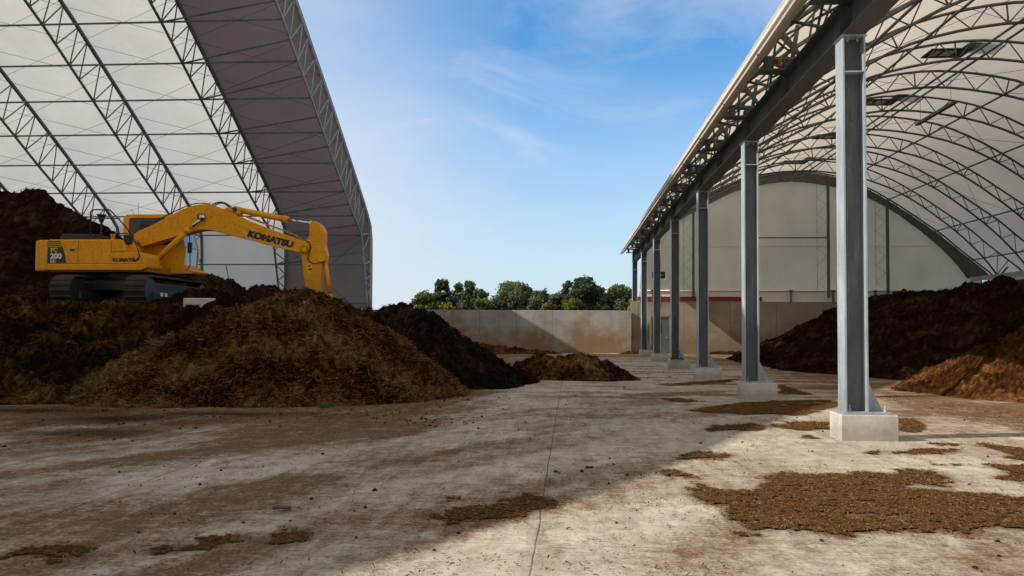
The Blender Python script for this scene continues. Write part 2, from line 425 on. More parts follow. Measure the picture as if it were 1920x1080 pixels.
GX, GY = np.meshgrid(gx, gy); sh = GX.shape
X_, Y_ = GX.ravel(), GY.ravel()
dirt = np.zeros(X_.size)
# drifting brown tyre dirt, drawn out along the driving lines
ca, sa = math.cos(math.radians(58)), math.sin(math.radians(58))
U = X_*ca+Y_*sa; Vv = -X_*sa+Y_*ca
st = fbm(U*.16, Vv*.75, 6, .6)+.5*fbm(X_*.35+50, Y_*.35, 4)
st2 = fbm(X_*.22+9, Y_*.9, 6, .6)
trk = np.zeros(X_.size)
for a_,o_,w_,c_ in ((58,0.6,.26,.010),(58,2.7,.28,.010),(52,-2.6,.25,-.008),(52,-.6,.25,-.008),(64,4.9,.22,.004),(64,6.8,.22,.004),(47,-6.0,.3,.0),(47,-3.9,.3,.0),(80,.9,.25,-.006),(80,3.0,.25,-.006)):
    c1,s1_=math.cos(math.radians(a_)),math.sin(math.radians(a_)); uu=X_*c1+Y_*s1_; vv=-X_*s1_+Y_*c1-o_-4.0+c_*(uu-10)**2+.15*fbm(uu*.3,uu*0+a_,2)
    trk += np.exp(-(vv/w_)**2)*(.55+.6*fbm(uu*.35+a_,vv*1.2,3))
dirt = np.clip(.47+.78*st+.24*np.clip(trk,0,1.3), .10, .92)
far_ = np.clip((Y_-13)/8,0,1)*np.clip((X_+3)/3,0,1)
dirt = dirt*(1-far_)+np.clip(.22+1.25*st2+.3*st,0,.85)*far_
# less dirt close to the camera on the right, more toward the heaps
near_r = np.clip((X_+1.5)/3,0,1)*np.clip((9-Y_)/4,0,1)
dirt = dirt*(1-.45*near_r)
toe = np.clip((Y_-10.0)/4.0,0,1)*np.clip((-1.5-X_)/2.5,0,1)
dirt = np.clip(dirt+.5*toe, 0, .97)
toeR = np.clip((X_-5.6)/3,0,1)*np.clip((Y_-13.5)/4,0,1); dirt = np.clip(dirt+.6*toeR,0,.97)
farw = np.clip((Y_-46)/6,0,1); dirt = np.clip(dirt+.4*farw,0,.95)
wx = X_+.16*fbm(X_*2.1,Y_*2.1,4)+.05*fbm(X_*9,Y_*9,3); wy = Y_+.30*fbm(X_*2.1+40,Y_*2.1,4)+.08*fbm(X_*9+40,Y_*9,3)
msk = np.zeros(X_.size)
for P,s_ in zip(PG, strong):
    ins = in_poly(wx, wy, P); msk[ins] = np.maximum(msk[ins], s_)
cz=np.clip(1.25-np.hypot((X_-3.4)/4.2,(Y_-12.2)/4.0),0,1); dirt=dirt*(1-.75*cz)
M2=msk.reshape(sh).copy()
for _ in range(7):
    M2[1:-1,1:-1]=(M2[1:-1,1:-1]+M2[:-2,1:-1]+M2[2:,1:-1]+M2[1:-1,:-2]+M2[1:-1,2:])/5
halo=M2.ravel()
dirt = np.maximum(dirt, np.maximum(msk*.85, np.clip(halo*1.3,0,.75)))
def blob(px,py,rx,ry):
    q=onG(px,py); return np.clip(1.15-np.hypot((X_-q.x)/rx,(Y_-q.y)/ry)+.45*fbm(X_*.9,Y_*.9,4),0,1)
wet = np.clip(np.maximum.reduce([blob(225,782,2.3,1.3),blob(60,768,2.8,.9),blob(400,775,2.4,.6),blob(160,812,2.0,.7)*.8]),0,1)*.88
green = (Y_>57.5).astype(float)
V = np.stack([X_,Y_,np.zeros(X_.size)],1)
# gentle unevenness inside the yard
V[:,2] = np.where((Y_<58)&(np.abs(X_)<30), .012*fbm(X_*.3,Y_*.3,3), 0)-.006
idx = np.arange(X_.size).reshape(sh)
Q = np.stack([idx[:-1,:-1].ravel(), idx[:-1,1:].ravel(), idx[1:,1:].ravel(), idx[1:,:-1].ravel()],1)
t = NT('yard_concrete'); p = t.pos()
a = t.noise(.7,6,.65,p); b = t.noise(5,7,.7,p); c = t.noise(38,5,.75,p); s1 = t.noise(1.0,7,.7,t.scaled(t.pos(),(2.6,.55,1),math.radians(-32)))
col = t.ramp(a,[(.3,(.38,.325,.25)),(.7,(.61,.55,.455))])
col = t.mix(t.ramp(b,[(.40,(.45,.45,.45)),(.58,(0,0,0))]), col, (.27,.235,.19))
col = t.mix(t.ramp(s1,[(.48,(0,0,0)),(.70,(.6,.6,.6))]), col, (.25,.20,.145))
col = t.mix(t.ramp(c,[(.30,(.7,.7,.7)),(.42,(0,0,0))]), col, (.17,.13,.09))
sx = t.n('ShaderNodeSeparateXYZ'); t.l(p, sx.inputs[0])
def joint(out, off, per, wd):
    f = t.math('FRACT', t.math('MULTIPLY_ADD', out, 1/per, .5-off/per))
    return t.math('LESS_THAN', t.math('ABSOLUTE', t.math('SUBTRACT', f, .5)), wd/per)
wob = t.math('MULTIPLY', t.math('SUBTRACT', t.noise(1.2,4,.6,p), .5), .05)
jx = joint(t.math('ADD', sx.outputs['X'], wob), -.28, 4.50, .007); jy = t.math('MULTIPLY', joint(t.math('ADD', sx.outputs['Y'], wob), 6.55, 7.25, .008), .5)
jj = t.math('MULTIPLY', t.math('MAXIMUM', jx, jy), t.math('MULTIPLY_ADD', t.noise(3,4,.6,p), 1.0, .3))
col = t.mix(t.math('MULTIPLY', jj, .85), col, (.05,.04,.03))
dd = t.attr('dirt'); gr = t.noise(24,6,.75,p); g2 = t.noise(3.2,7,.72,p)
g3 = t.noise(2.2,8,.75,t.scaled(t.pos(),(2.8,.50,1),math.radians(-32))); g4 = t.noise(6,6,.8,t.scaled(t.pos(),(.5,1.7,1),math.radians(8)))
dm = t.math('ADD', dd, t.math('ADD', t.math('MULTIPLY', t.math('SUBTRACT', gr, .5), 1.7), t.math('MULTIPLY', t.math('SUBTRACT', g2, .5), 1.5)))
dm = t.math('ADD', dm, t.math('ADD', t.math('MULTIPLY', t.math('SUBTRACT', g3, .5), 1.3), t.math('MULTIPLY', t.math('SUBTRACT', g4, .5), 1.2)))
dm = t.ramp(dm,[(.14,(0,0,0)),(.92,(1,1,1))])
dcol = t.ramp(t.noise(45,4,.7,p),[(.3,(.062,.029,.011)),(.55,(.155,.080,.034)),(.75,(.29,.18,.095))])
fl = t.noise(13,5,.85,t.pos((.45,1.5,1))); col = t.mix(t.ramp(fl,[(.60,(0,0,0)),(.72,(.6,.6,.6))]), col, (.15,.088,.048))
col = t.mix(t.math('MULTIPLY', dm, .92), col, dcol)
col = t.mix(t.attr('wet'), col, (.018,.014,.011))
grs = t.ramp(t.noise(.2,5,.6,p),[(.3,(.05,.06,.02)),(.7,(.09,.09,.04))]); col = t.mix(t.attr('green'), col, grs)
hgt = t.math('ADD', t.math('MULTIPLY', c, .5), t.math('MULTIPLY', dm, .6))
t.done(t.bsdf(col, .95, 0, t.bump(hgt,.5,.015), .0)); M['ground'] = t.m
g = np_mesh('ground', V, Q, M['ground'], None, {'dirt':dirt,'wet':wet,'green':green}); tag(g, kind='structure')

# ------------------------------------------------------------------ chips
def chips(P, N, lmin, lmax, wmin, wmax, lift=.004, tilt=.5, tint=(.2,1.0)):
    """small flat shards lying at points P with normals N"""
    n = len(P); a = rng.random(n)*2*np.pi
    Nn = N+rng.normal(0,tilt,(n,3)); Nn /= np.linalg.norm(Nn,axis=1)[:,None]
    d = np.stack([np.cos(a),np.sin(a),np.zeros(n)],1); d -= Nn*np.sum(d*Nn,1)[:,None]; d /= np.linalg.norm(d,axis=1)[:,None]
    e = np.cross(Nn,d); L = (lmin+(lmax-lmin)*rng.random(n)**2.2)[:,None]*.5; W = (wmin+(wmax-wmin)*rng.random(n))[:,None]*.5
    C = P+N*lift
    V = np.concatenate([C-d*L-e*W, C+d*L-e*W*.6, C+d*L+e*W, C-d*L+e*W*.7],0)
    i = np.arange(n); Q = np.stack([i,i+n,i+2*n,i+3*n],1)
    tv = tint[0]+(tint[1]-tint[0])*rng.random(n)
    return V, Q, np.tile(tv,4)

# ------------------------------------------------------------------ litter patches (ground cover)
Vs=[];Qs=[];Ts=[];off=0
for P,s_ in zip(PG,strong):
    xs=[q[0] for q in P]; ys=[q[1] for q in P]
    x0,x1,y0,y1=min(xs)-.3,max(xs)+.3,max(min(ys)-.5,4),max(ys)+.5
    if s_ >= .75:
        stp = .022 if y0<14 else .05
        ax=np.arange(x0,x1,stp); ay=np.arange(y0,y1,stp*1.0); A,B=np.meshgrid(ax,ay); shp=A.shape
        a_=A.ravel(); b_=B.ravel()
        wx=a_+.16*fbm(a_*2.1,b_*2.1,4)+.09*fbm(a_*9,b_*9,3)+.05*fbm(a_*27,b_*27,3); wy=b_+.30*fbm(a_*2.1+40,b_*2.1,4)+.16*fbm(a_*9+40,b_*9,3)+.09*fbm(a_*27+40,b_*27,3)
        ins=in_poly(wx,wy,P) & (fbm(a_*1.6+5,b_*1.6,4)>-.52)
        ins &= ~((fbm(a_*7+5,b_*7,3)>.42))
        z=.003+.005*np.clip(.5+fbm(a_*14,b_*14,4,.7),0,2)+.006*np.clip(fbm(a_*2,b_*2,3),0,1)
        I=np.arange(a_.size).reshape(shp); m=ins.reshape(shp)
        cell=m[:-1,:-1]&m[:-1,1:]&m[1:,1:]&m[1:,:-1]
        q=np.stack([I[:-1,:-1][cell],I[:-1,1:][cell],I[1:,1:][cell],I[1:,:-1][cell]],1)
        if len(q):
            used=np.unique(q); mp_=np.full(a_.size,-1); mp_[used]=np.arange(len(used))
            Vs.append(np.stack([a_[used],b_[used],z[used]],1)); Qs.append(mp_[q]+off); Ts.append(np.clip(.35+.5*fbm(a_[used]*20,b_[used]*20,3),0,1)); off+=len(used)
    area=(x1-x0)*(y1-y0); dens=(2600 if y0<14 else 260)*s_*s_
    n=int(min(area*dens,80000)); a_=x0+(x1-x0)*rng.random(n); b_=y0+(y1-y0)*rng.random(n)
    wx=a_+.16*fbm(a_*2.1,b_*2.1,4)+.09*fbm(a_*9,b_*9,3)+.05*fbm(a_*27,b_*27,3); wy=b_+.30*fbm(a_*2.1+40,b_*2.1,4)+.16*fbm(a_*9+40,b_*9,3)+.09*fbm(a_*27+40,b_*27,3)
    jit=rng.normal(0,.22,n)*(rng.random(n)<.22)+rng.normal(0,.03,n); k=in_poly(wx+jit,wy+jit*1.5,P); a_=a_[k]; b_=b_[k]
    c=np.stack([a_,b_,np.full(a_.size,.009)],1); N=np.tile([0,0,1.0],(a_.size,1))
    v,q,tt=chips(c,N,.008,.05,.004,.011,.002,.30)
    Vs.append(v); Qs.append(q+off); Ts.append(tt); off+=len(v)
# sparse crumbs over the whole yard
n=26000; py_=rng.random(n); Yc=4.6+14*py_**1.3; Xc=(-.72+1.3*rng.random(n))*Yc
dn=fbm(Xc*.7,Yc*.7,4); k=dn+rng.normal(0,.25,n)>.12; Xc=Xc[k]; Yc=Yc[k]
v,q,tt=chips(np.stack([Xc,Yc,np.full(Xc.size,.008)],1),np.tile([0,0,1.0],(Xc.size,1)),.008,.045,.005,.015,.003,.3,(.0,.7))
Vs.append(v); Qs.append(q+off); Ts.append(tt); off+=len(v)
o=np_mesh('wood_chip_litter',np.concatenate(Vs),np.concatenate(Qs),M['mulch'],None,{'tint':np.concatenate(Ts)})
tag(o,'brown wood chips and crumbs strewn in patches over the concrete yard','wood chips',kind='stuff')

# clods
Vs=[];Fs=[];mb=MB()
def clod(x,y,r,z=0):
    n=7; base=len(mb.v); 
    ph=random.random()*6
    pts=[(0,0,r*.75)]
    for k in range(n):
        a=ph+2*math.pi*k/n; q=r*random.uniform(.6,1.1); pts.append((q*math.cos(a)*.8,q*math.sin(a)*.8,r*random.uniform(.3,.55)))
    for k in range(n):
        a=ph+2*math.pi*k/n; q=r*random.uniform(.9,1.25); pts.append((q*math.cos(a),q*math.sin(a),-.01))
    fs=[(0,1+k,1+(k+1)%n) for k in range(n)]+[(1+k,1+n+k,1+n+(k+1)%n,1+(k+1)%n) for k in range(n)]
    mb.add([(x+p[0],y+p[1],z+p[2]) for p in pts],fs)
for i in range(130):
    Y=5+32*random.random()**1.4; X=random.uniform(-.62,.52)*Y
    if Y>15 and X<-3.5: continue
    clod(X,Y,random.uniform(.005,.015)*(1+Y*.04))
for (cx,cy,sp,n) in [(1190,705,60,26),(800,790,60,30),(1625,745,30,10),(700,775,110,50),(1130,880,80,10),(230,790,190,40),(850,745,40,26)]:
    for i in range(n):
        q=onG(cx+random.gauss(0,sp),cy+random.gauss(0,sp*.12)); clod(q.x,q.y,random.uniform(.01,.035))
for px,py,r in [(1540,1013,.025),(1392,829,.03),(1314,831,.035),(1873,1043,.03),(1829,1065,.035),(1871,1015,.03),(1368,820,.02),(1156,980,.02),(605,851,.035),(703,919,.045),(584,935,.03)]:
    q=onG(px,py); clod(q.x,q.y,r*.75)
t=NT('dark_clods'); M['clod']=t.done(t.bsdf(t.ramp(t.noise(20,4,.6,t.pos()),[(.3,(.012,.009,.006)),(.7,(.06,.038,.02))]),.95,0,None,.1))
o=mb.build('dirt_clods',M['clod'],recalc=False); tag(o,'small dark clods of compost scattered across the yard floor','dirt clods',kind='stuff')
# piece of wood lying on the ground
q=onG(526,957); mb=MB(); mb.tube([(q.x-.075,q.y-.01,.02),(q.x-.03,q.y,.028),(q.x+.04,q.y+.02,.024),(q.x+.085,q.y+.035,.018)],.017,7)
o=mb.build('stick',M['wood'],smooth=True); tag(o,'short dark stick lying alone on the shaded concrete in the foreground','stick')

# ------------------------------------------------------------------ heaps
HF={}
def heap(name,label,cat,mat,segs,bbox,step,slope=.66,amp=.22,nf=.55,chipn=0,chip=(.02,.12,.008,.03),tint=(.1,1.0),flat=None,tb=.35,k=.22,group=None,rough=1.0,crag=0.0,lump=1.0,ctilt=.8):
    x0,x1,y0,y1=bbox; ax=np.arange(x0,x1,step); ay=np.arange(y0,y1,step); A,B=np.meshgrid(ax,ay); shp=A.shape
    def H(x,y):
        wx=x+.35*fbm(x*.5+3,y*.5,3); wy=y+.35*fbm(x*.5,y*.5+8,3)
        acc=np.zeros(x.shape)
        for s in segs:
            (ax_,ay_,az_),(bx_,by_,bz_)=s[0],s[1]; sl=s[2] if len(s)>2 else slope
            dx,dy=bx_-ax_,by_-ay_; L2=dx*dx+dy*dy+1e-9
            t_=np.clip(((wx-ax_)*dx+(wy-ay_)*dy)/L2,0,1)
            d=np.hypot(wx-ax_-t_*dx,wy-ay_-t_*dy); z=az_+t_*(bz_-az_)-sl*(np.sqrt(d*d+.09)-.3)
            acc+=np.exp(np.clip(z/k,-40,60))
        z=k*np.log(acc+1e-12)
        if flat is not None: z=flat-np.log1p(np.exp((flat-z)/.15))*.15
        lf=fbm(x*nf,y*nf,6,.55); r_=1-np.abs(fbm(x*nf*1.3+30,y*nf*1.3,5,.5))*2
        z=z+amp*lf*np.clip(z+.55,0,1)+crag*(r_-.6)*np.clip(z,0,1)
        z=z+rough*(.075*fbm(x*2.6,y*2.6,5,.62)+.018*fbm(x*13,y*13,3,.7))
        b1=1-np.abs(perlin(x*1.9+11,y*1.9))*3; b2=1-np.abs(perlin(x*4.3,y*4.3+7))*3; b3=perlin(x*7.7,y*7.7)
        z=z-lump*np.clip(z*2+.1,0,1)*(.16*np.clip(b1,0,1)**2+.08*np.clip(b2,0,1)**2)+lump*.05*b3*np.clip(z*3,0,1)
        return z
    a_=A.ravel(); b_=B.ravel(); z=H(a_,b_)
    Z=z.reshape(shp); I=np.arange(a_.size).reshape(shp); m=(Z>0)
    cell=m[:-1,:-1]|m[:-1,1:]|m[1:,1:]|m[1:,:-1]
    q=np.stack([I[:-1,:-1][cell],I[:-1,1:][cell],I[1:,1:][cell],I[1:,:-1][cell]],1)
    z=np.maximum(z,-.03); used=np.unique(q); mp_=np.full(a_.size,-1); mp_[used]=np.arange(len(used))
    V=np.stack([a_[used],b_[used],z[used]],1); Q=mp_[q]
    T=np.clip(tb+.7*fbm(a_[used]*6,b_[used]*6,4,.7)+.75*fbm(a_[used]*.7,b_[used]*.7,4),0,1); ns=len(Q)
    if chipn:
        n=int(chipn); x=x0+(x1-x0)*rng.random(n); y=y0+(y1-y0)*rng.random(n); e=.04
        h=H(x,y); kk=h>.0; x=x[kk]; y=y[kk]; h=h[kk]
        N=np.stack([-(H(x+e,y)-h)/e,-(H(x,y+e)-h)/e,np.ones(x.size)],1); N/=np.linalg.norm(N,axis=1)[:,None]
        v,qq,tt=chips(np.stack([x,y,h],1),N,*chip,.018,ctilt,tint)
        Q=np.concatenate([Q,qq+len(V)]); V=np.concatenate([V,v]); T=np.concatenate([T,np.clip(tt+.5*np.tile(fbm(x*.7,y*.7,4),4),0,1)])
    sm=np.zeros(len(Q),bool); HF[label]=H
    o=np_mesh(name,V,Q,mat,None,{'tint':T},sm); tag(o,label,cat,group); return o
def G(px,py,Y,dz=0):
    q=atY(px,py,Y); return (q.x,q.y,q.z+dz)

heap('compost_heap','large brown straw and wood chip heap in front of the excavator arm','compost heap',M['h_brown'],
     [(G(535,556,21.3),G(578,553,21.5),.62),(G(578,553,21.5),G(640,580,22.3),.80),(G(535,556,21.3),G(450,582,20.6),.58),(G(450,582,20.6),G(330,640,19.6),.6),
      (G(330,640,19.6),G(180,715,18.7),.62),(G(640,580,22.3),G(660,615,22.6),.80)],
     (-13.5,-1.0,14.5,27),.045,.62,.26,.6,190000,(.04,.24,.007,.018),(.05,1.1),tb=.26,crag=.20,lump=1.3,ctilt=1.0)
heap('compost_heap','low olive brown heap the excavator stands on at the far left','compost heap',M['h_olive'],
     [((-26,24.0,2.7),(-12.3,23.8,2.66),.40),((-24,28.5,2.65),(-10.5,28.5,2.5),.40),((-12.5,25.5,2.62),(-9.8,26.6,2.0),.42),((-24,22.2,1.75),(-14.2,21.4,1.5),.42)],
     (-27,-6,15.5,33),.07,.38,.26,.45,110000,(.04,.24,.007,.018),(.0,.85),flat=2.70,tb=.26,crag=.2,lump=1.5,ctilt=1.0)
heap('compost_heap','tall dark brown heap behind the excavator at the left edge','compost heap',M['h_dark'],
     [((-36,36,7.9),G(0,366,36),.72),(G(0,366,36),G(65,366,35.5),.72),(G(65,366,35.5),G(150,405,34.5),.74),(G(150,405,34.5),G(240,455,34),.7)],
     (-42,-8,26,47),.13,.72,.5,.35,45000,(.05,.28,.015,.05),(.0,.7),tb=.35,crag=.18)
heap('compost_heap','dark ridge of clods behind the excavator boom in front of the fabric wall','compost heap',M['h_dark'],
     [(G(350,500,31),G(400,528,31),.7),(G(400,528,31),G(455,531,30.5),.7),(G(455,529,30.5),G(520,549,29.5),.7),(G(520,549,29.5),G(600,575,29),.7)],
     (-19,-5,26,35),.08,.7,.40,.75,26000,(.03,.14,.01,.03),(.0,.8),tb=.4,crag=.26)
heap('compost_heap','mound of dark compost burying the right hand track of the excavator','compost heap',M['h_dark'],
     [(G(350,546,24.6),G(385,541,25.0),.62),(G(385,541,25.0),G(460,548,25.6),.6),(G(338,574,22.7),G(415,571,22.75),.6)],
     (-15,-7,19.5,29),.06,.6,.12,.9,16000,(.02,.14,.008,.02),(.0,.8),tb=.35,crag=.15)
heap('compost_heap','nearly black compost heap sloping down to the right before the yard wall','compost heap',M['h_black'],
     [(G(620,588,26),G(760,580,25.5),.66),(G(760,580,25.5),G(802,582,25),.78),(G(806,602,25),G(836,642,25),.78),(G(838,650,25),G(920,680,27),.62)],
     (-13,-.5,19,35),.06,.62,.22,.6,60000,(.03,.16,.01,.035),(.0,.8),tb=.35,crag=.14)
heap('compost_heap','small twin peaked brown heap standing alone in the middle of the yard','compost heap',M['h_brown'],
     [(G(1018,664,28.8),G(1030,668,28.9),.62),(G(1096,666,28.4),G(1100,668,28.5),.60),(G(1018,676,28.8),G(1120,684,28.3),.62),(G(1130,694,27.9),G(1150,706,27.6),.5)],
     (-3.4,3.2,25,32.5),.035,.6,.15,1.1,26000,(.02,.12,.008,.025),(.1,.85),tb=.28,crag=.10)
heap('compost_heap','huge dark heap filling the back of the right shed against the end wall','compost heap',M['h_dark'],
     [(G(1562,590,50),G(1585,572,50),.95),(G(1585,572,50),G(1612,563,49),.80),(G(1612,563,49),G(1650,559,48),.6),(G(1650,559,48),G(1696,549,45),.48),(G(1696,549,45),G(1761,552,42),.42),(G(1761,552,42),G(1810,535,40),.42),(G(1810,535,40),G(1863,537,37),.40),(G(1863,537,37),G(1960,538,34),.40),((24,50,3.6),(24,34,4.0),.4)],
     (9,29.3,22,57.3),.13,.5,.40,.4,70000,(.03,.14,.015,.04),(.0,.8),tb=.35,crag=.3)
heap('wood_chip_heap','reddish brown chip heap partly sunlit at the right edge beneath the arches','wood chip heap',M['h_red'],
     [(G(1850,668,25.4),G(1910,632,25),.62),(G(1910,632,25),G(1995,586,24.2),.60),(G(1990,584,23.5),(20.2,22.5,4.3),.60),((16.7,16,3.5),(20.2,22.5,4.3),.62)],
     (8.5,23,13,31),.055,.58,.16,.5,150000,(.015,.07,.005,.018),(.1,1.0),tb=.45,crag=.05)
heap('wood_chip_heap','low orange chip heap at the toe of the huge dark heap behind the second column','wood chip heap',M['h_red'],
     [((11.2,41.5,.75),(12.2,41,1.0),.45),((10.2,43,.5),(11.2,41.5,.75),.4)],(8.2,15,37.5,46),.06,.5,.2,1,9000,(.04,.16,.015,.04),tb=.5)
heap('wood_chip_heap','small orange chip mound at the foot of the yard wall beside the end wall','wood chip heap',M['h_red'],
     [(G(1178,658,55),G(1186,658,55),.5)],(2.0,6.8,52.4,56.9),.06,.5,.08,1.2,3000,(.04,.14,.015,.04),tb=.5)
heap('wood_chip_heap','flat strip of dark spilled chips along the foot of the concrete end wall','wood chip heap',M['h_dark'],
     [((10.4,56.8,.2),(12.4,56.8,.25),.3)],(6,15,52.5,57.3),.07,.4,.14,1,8000,(.04,.14,.015,.04),tb=.5)
heap('wood_chip_heap','low orange brown spill along the foot of the yard wall behind the twin peaked heap','wood chip heap',M['h_red'],
     [((-6.5,55,.62),(-4.5,55,.45),.35),((-9.5,55,.5),(-6.5,55,.55),.35),((-3.5,55,.28),(-1.5,55,.2),.3)],(-13,2.5,51,56.9),.07,.4,.14,1,8000,(.04,.14,.015,.04),tb=.5)
# concrete block
p0=atY(343,560,22.9); p1=atY(398,573,22.9)
mb=MB(); mb.box(p0.x,p1.x,22.9,23.15,p1.z-.5,p0.z+.02); o=mb.build('concrete_block',M['footing'],bevel=.03)
tag(o,'pale concrete block half buried in compost to the right of the excavator tracks','concrete block')
# straw bunches and weeds
def tuft(name,label,cat,px,py,Y,r,h,n,mat,wd=.006,z=None,kind=None):
    c=atY(px,py,Y); mb=MB()
    for i in range(n):
        a=random.random()*6.28; rr=r*random.random()**.5; x=c.x+rr*math.cos(a); y=c.y+rr*math.sin(a); b=random.random()*6.28
        hh=h*random.uniform(.4,1); lean=random.uniform(.2,.9)*hh; z0=c.z-.05
        mb.add([(x-wd,y,z0),(x+wd,y,z0),(x+lean*.5*math.cos(b)+wd*.7,y+lean*.5*math.sin(b),z0+hh*.7),(x+lean*math.cos(b),y+lean*math.sin(b),z0+hh)],[(0,1,2),(0,2,3)])
    o=mb.build(name,mat,recalc=False); tag(o,label,cat,kind=kind); return o
M['weed']=plain('weed_green',(.07,.11,.02),.8); M['straw']=heap_mat('pale_straw',[(.2,(.06,.035,.015)),(.6,(.26,.18,.085)),(.9,(.42,.32,.18))])
tuft('weed','small green weed tuft at the front toe of the large brown heap','weed',612,770,17.0,.12,.28,70,M['weed'])

def straw(label,px,py,Y,rx,ry,n):
    H=HF['large brown straw and wood chip heap in front of the excavator arm']; c=atY(px,py,Y); th=rng.random(n)*6.283; r_=rng.random(n)**.6
    x=c.x+rx*r_*np.cos(th); y=c.y+ry*r_*np.sin(th); h=H(x,y); k=h>.02; x=x[k]; y=y[k]; h=h[k]; e=.05
    N=np.stack([-(H(x+e,y)-h)/e,-(H(x,y+e)-h)/e,np.ones(x.size)],1); N/=np.linalg.norm(N,axis=1)[:,None]
    v,q,tt=chips(np.stack([x,y,h],1),N,.05,.32,.004,.010,.03,.35,(.2,1))
    o=np_mesh('straw_clump',v,q,M['straw'],None,{'tint':tt}); tag(o,label,'straw')
straw('pale bleached straw clump on the left toe of the large brown heap',165,722,17.9,.85,.6,2600)
straw('small yellowish straw clump high on the left flank of the large brown heap',300,645,19.2,.35,.3,500)
# ------------------------------------------------------------------ yard wall
XL=-14.48
mb=MB(); mb.box(-80,4.28,57.0,57.32,-.1,3.0); o=mb.build('yard_wall',M['conc_wall'],bevel=.015); tag(o,'long stained concrete yard wall with panel joints behind the heaps','wall')

# ------------------------------------------------------------------ left fabric building
def smoothp(pts,n=6):
    P=[Vector(p) for p in pts]; P=[P[0]*2-P[1]]+P+[P[-1]*2-P[-2]]; out=[]
    for i in range(1,len(P)-2):
        for k in range(n):
            t=k/n; a,b,c,d=P[i-1],P[i],P[i+1],P[i+2]
            out.append(.5*((2*b)+(c-a)*t+(2*a-5*b+4*c-d)*t*t+(3*b-a-3*c+d)*t**3))
    out.append(P[-2]); return out
prof_o=[(57.0,3.02),(57.0,6.0),(56.8,8.6),(55.7,9.7),(54.6,10.42),(51.33,12.45),(47.09,15.0),(43.1,17.3),(40.35,18.85),(37,20.5),(33.5,21.75),(29.5,22.4),(26,21.9),(23,20.8),(19.5,19.0),(16.5,17.3),(12.7,15.2),(10,13.85),(6.35,12.2),(4.5,11.3),(3.2,10.45),(2.0,9.75),(1.1,8.8),(1.0,4.5),(1.0,.05)]
def resample(pts,ds):
    out=[Vector(pts[0])]; P=[Vector(p) for p in pts]; L=[0]
    for i in range(1,len(P)): L.append(L[-1]+(P[i]-P[i-1]).length)
    n=max(2,round(L[-1]/ds)); res=[]
    for k in range(n+1):
        s=L[-1]*k/n; j=1
        while j<len(L)-1 and L[j]<s: j+=1
        t=(s-L[j-1])/(L[j]-L[j-1]+1e-9); res.append(P[j-1].lerp(P[j],t))
    return res
SO=smoothp([(0,y,z) for y,z in prof_o],5)
def inner_of(P,dep):
    res=[]
    for i,p in enumerate(P):
        d=(P[min(i+1,len(P)-1)]-P[max(i-1,0)]).normalized(); n=Vector((0,-d.z,d.y)); 
        if n.dot(Vector((0,30,8))-p)<0: n=-n
        res.append(p+n*dep(p))
    return res
DEPL=2.35
inn=[(56.17,3.0),(55.4,5.2),(54.62,7.4),(54.2,8.25),(52.27,9.15),(50.06,10.4),(47.68,11.76),(45.5,13.1),(43.22,14.48),(41.0,15.8),(39.0,17.0),(36,18.6),(33,19.6),(29.5,20.1),(26,19.7),(23,18.4),(19.5,16.6),(15,14.2),(9,10.9),(4.2,8.3),(3.0,7.2),(1.8,.05)]
inn=[Vector((0,y,z)) for y,z in inn]
SI=resample(inn,.6)
def closest_(P,q): return min(P,key=lambda p:(p-q).length)
Bl=empty('fabric_building',(XL,57.0,0),'huge open ended fabric shed with white membrane roof and galvanised arch trusses over the excavator','building')
# purlin positions measured along the inner chord (y, z) of the far slope
def nearest(P,z,far=True):
    best=None
    for i in range(len(P)-1):
        a,b=P[i],P[i+1]
        if (a.z-z)*(b.z-z)<=0 and abs(a.z-b.z)>1e-6 and ((a.y>30)==far):
            return a.lerp(b,(z-a.z)/(b.z-a.z))
    return best
nodes_far=[Vector((0,y,z)) for y,z in ((55.0,6.1),(54.3,8.1),(52.27,9.15),(50.06,10.4),(47.68,11.76),(45.5,13.1),(43.22,14.48),(41.0,15.8),(38.7,17.15),(36.2,18.5),(33.5,19.45),(30.8,20.0))]
nodes=nodes_far+[closest_(SI,Vector((0,y,z))) for y,z in ((27.5,20),(24,18.9),(21,17.4),(18,15.8),(15,14.2),(12,12.6),(9,10.9),(6,9.3))]
SIc=SI; SOr=resample(SO,.5)
def tube_path(mb,P,r,n,x): mb.tube([(x,p.y,p.z) for p in P],r,n)
tr=MB(); 
# chords and webs in local coordinates (x = 0 plane)
tube_path(tr,resample(SO,1.0),.115,8,0); tube_path(tr,SIc,.075,8,0)
def closest(P,q): return min(P,key=lambda p:(p-q).length)
wr=.036
OUT=SOr
allin=[]
for i in range(len(nodes)-1):
    a,b=nodes[i],nodes[i+1]
    allin.append(a)
    if (b-a).length<4: allin.append(closest(SIc,(a+b)/2))
allin.append(nodes[-1])
legn=[Vector((0,55.9,3.9)),Vector((0,55.45,5.0))]
allin=legn+allin+[Vector((0,3.2,7.5)),Vector((0,2.6,5)),Vector((0,2.1,2.5))]
prevo=Vector((0,57.0,3.2))
for i,a in enumerate(allin):
    o_=closest(OUT,a) ; 
    if i<len(allin)-1:
        mid=closest(OUT,(closest(OUT,allin[i+1])+closest(OUT,a))/2)
    else: mid=Vector((0,1.0,3.2))
    tr.tube([prevo,a],wr,6); tr.tube([a,mid],wr,6)
    prevo=mid
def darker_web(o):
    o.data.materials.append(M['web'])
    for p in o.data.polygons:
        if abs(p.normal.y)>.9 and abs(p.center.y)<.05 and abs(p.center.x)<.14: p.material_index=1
def local_obj(mb,name,mat,parent,loc,smooth=True):
    me_o=mb.build(name,mat,None,smooth=smooth); me_o.parent=parent; me_o.location=Vector(loc)-org(parent); return me_o
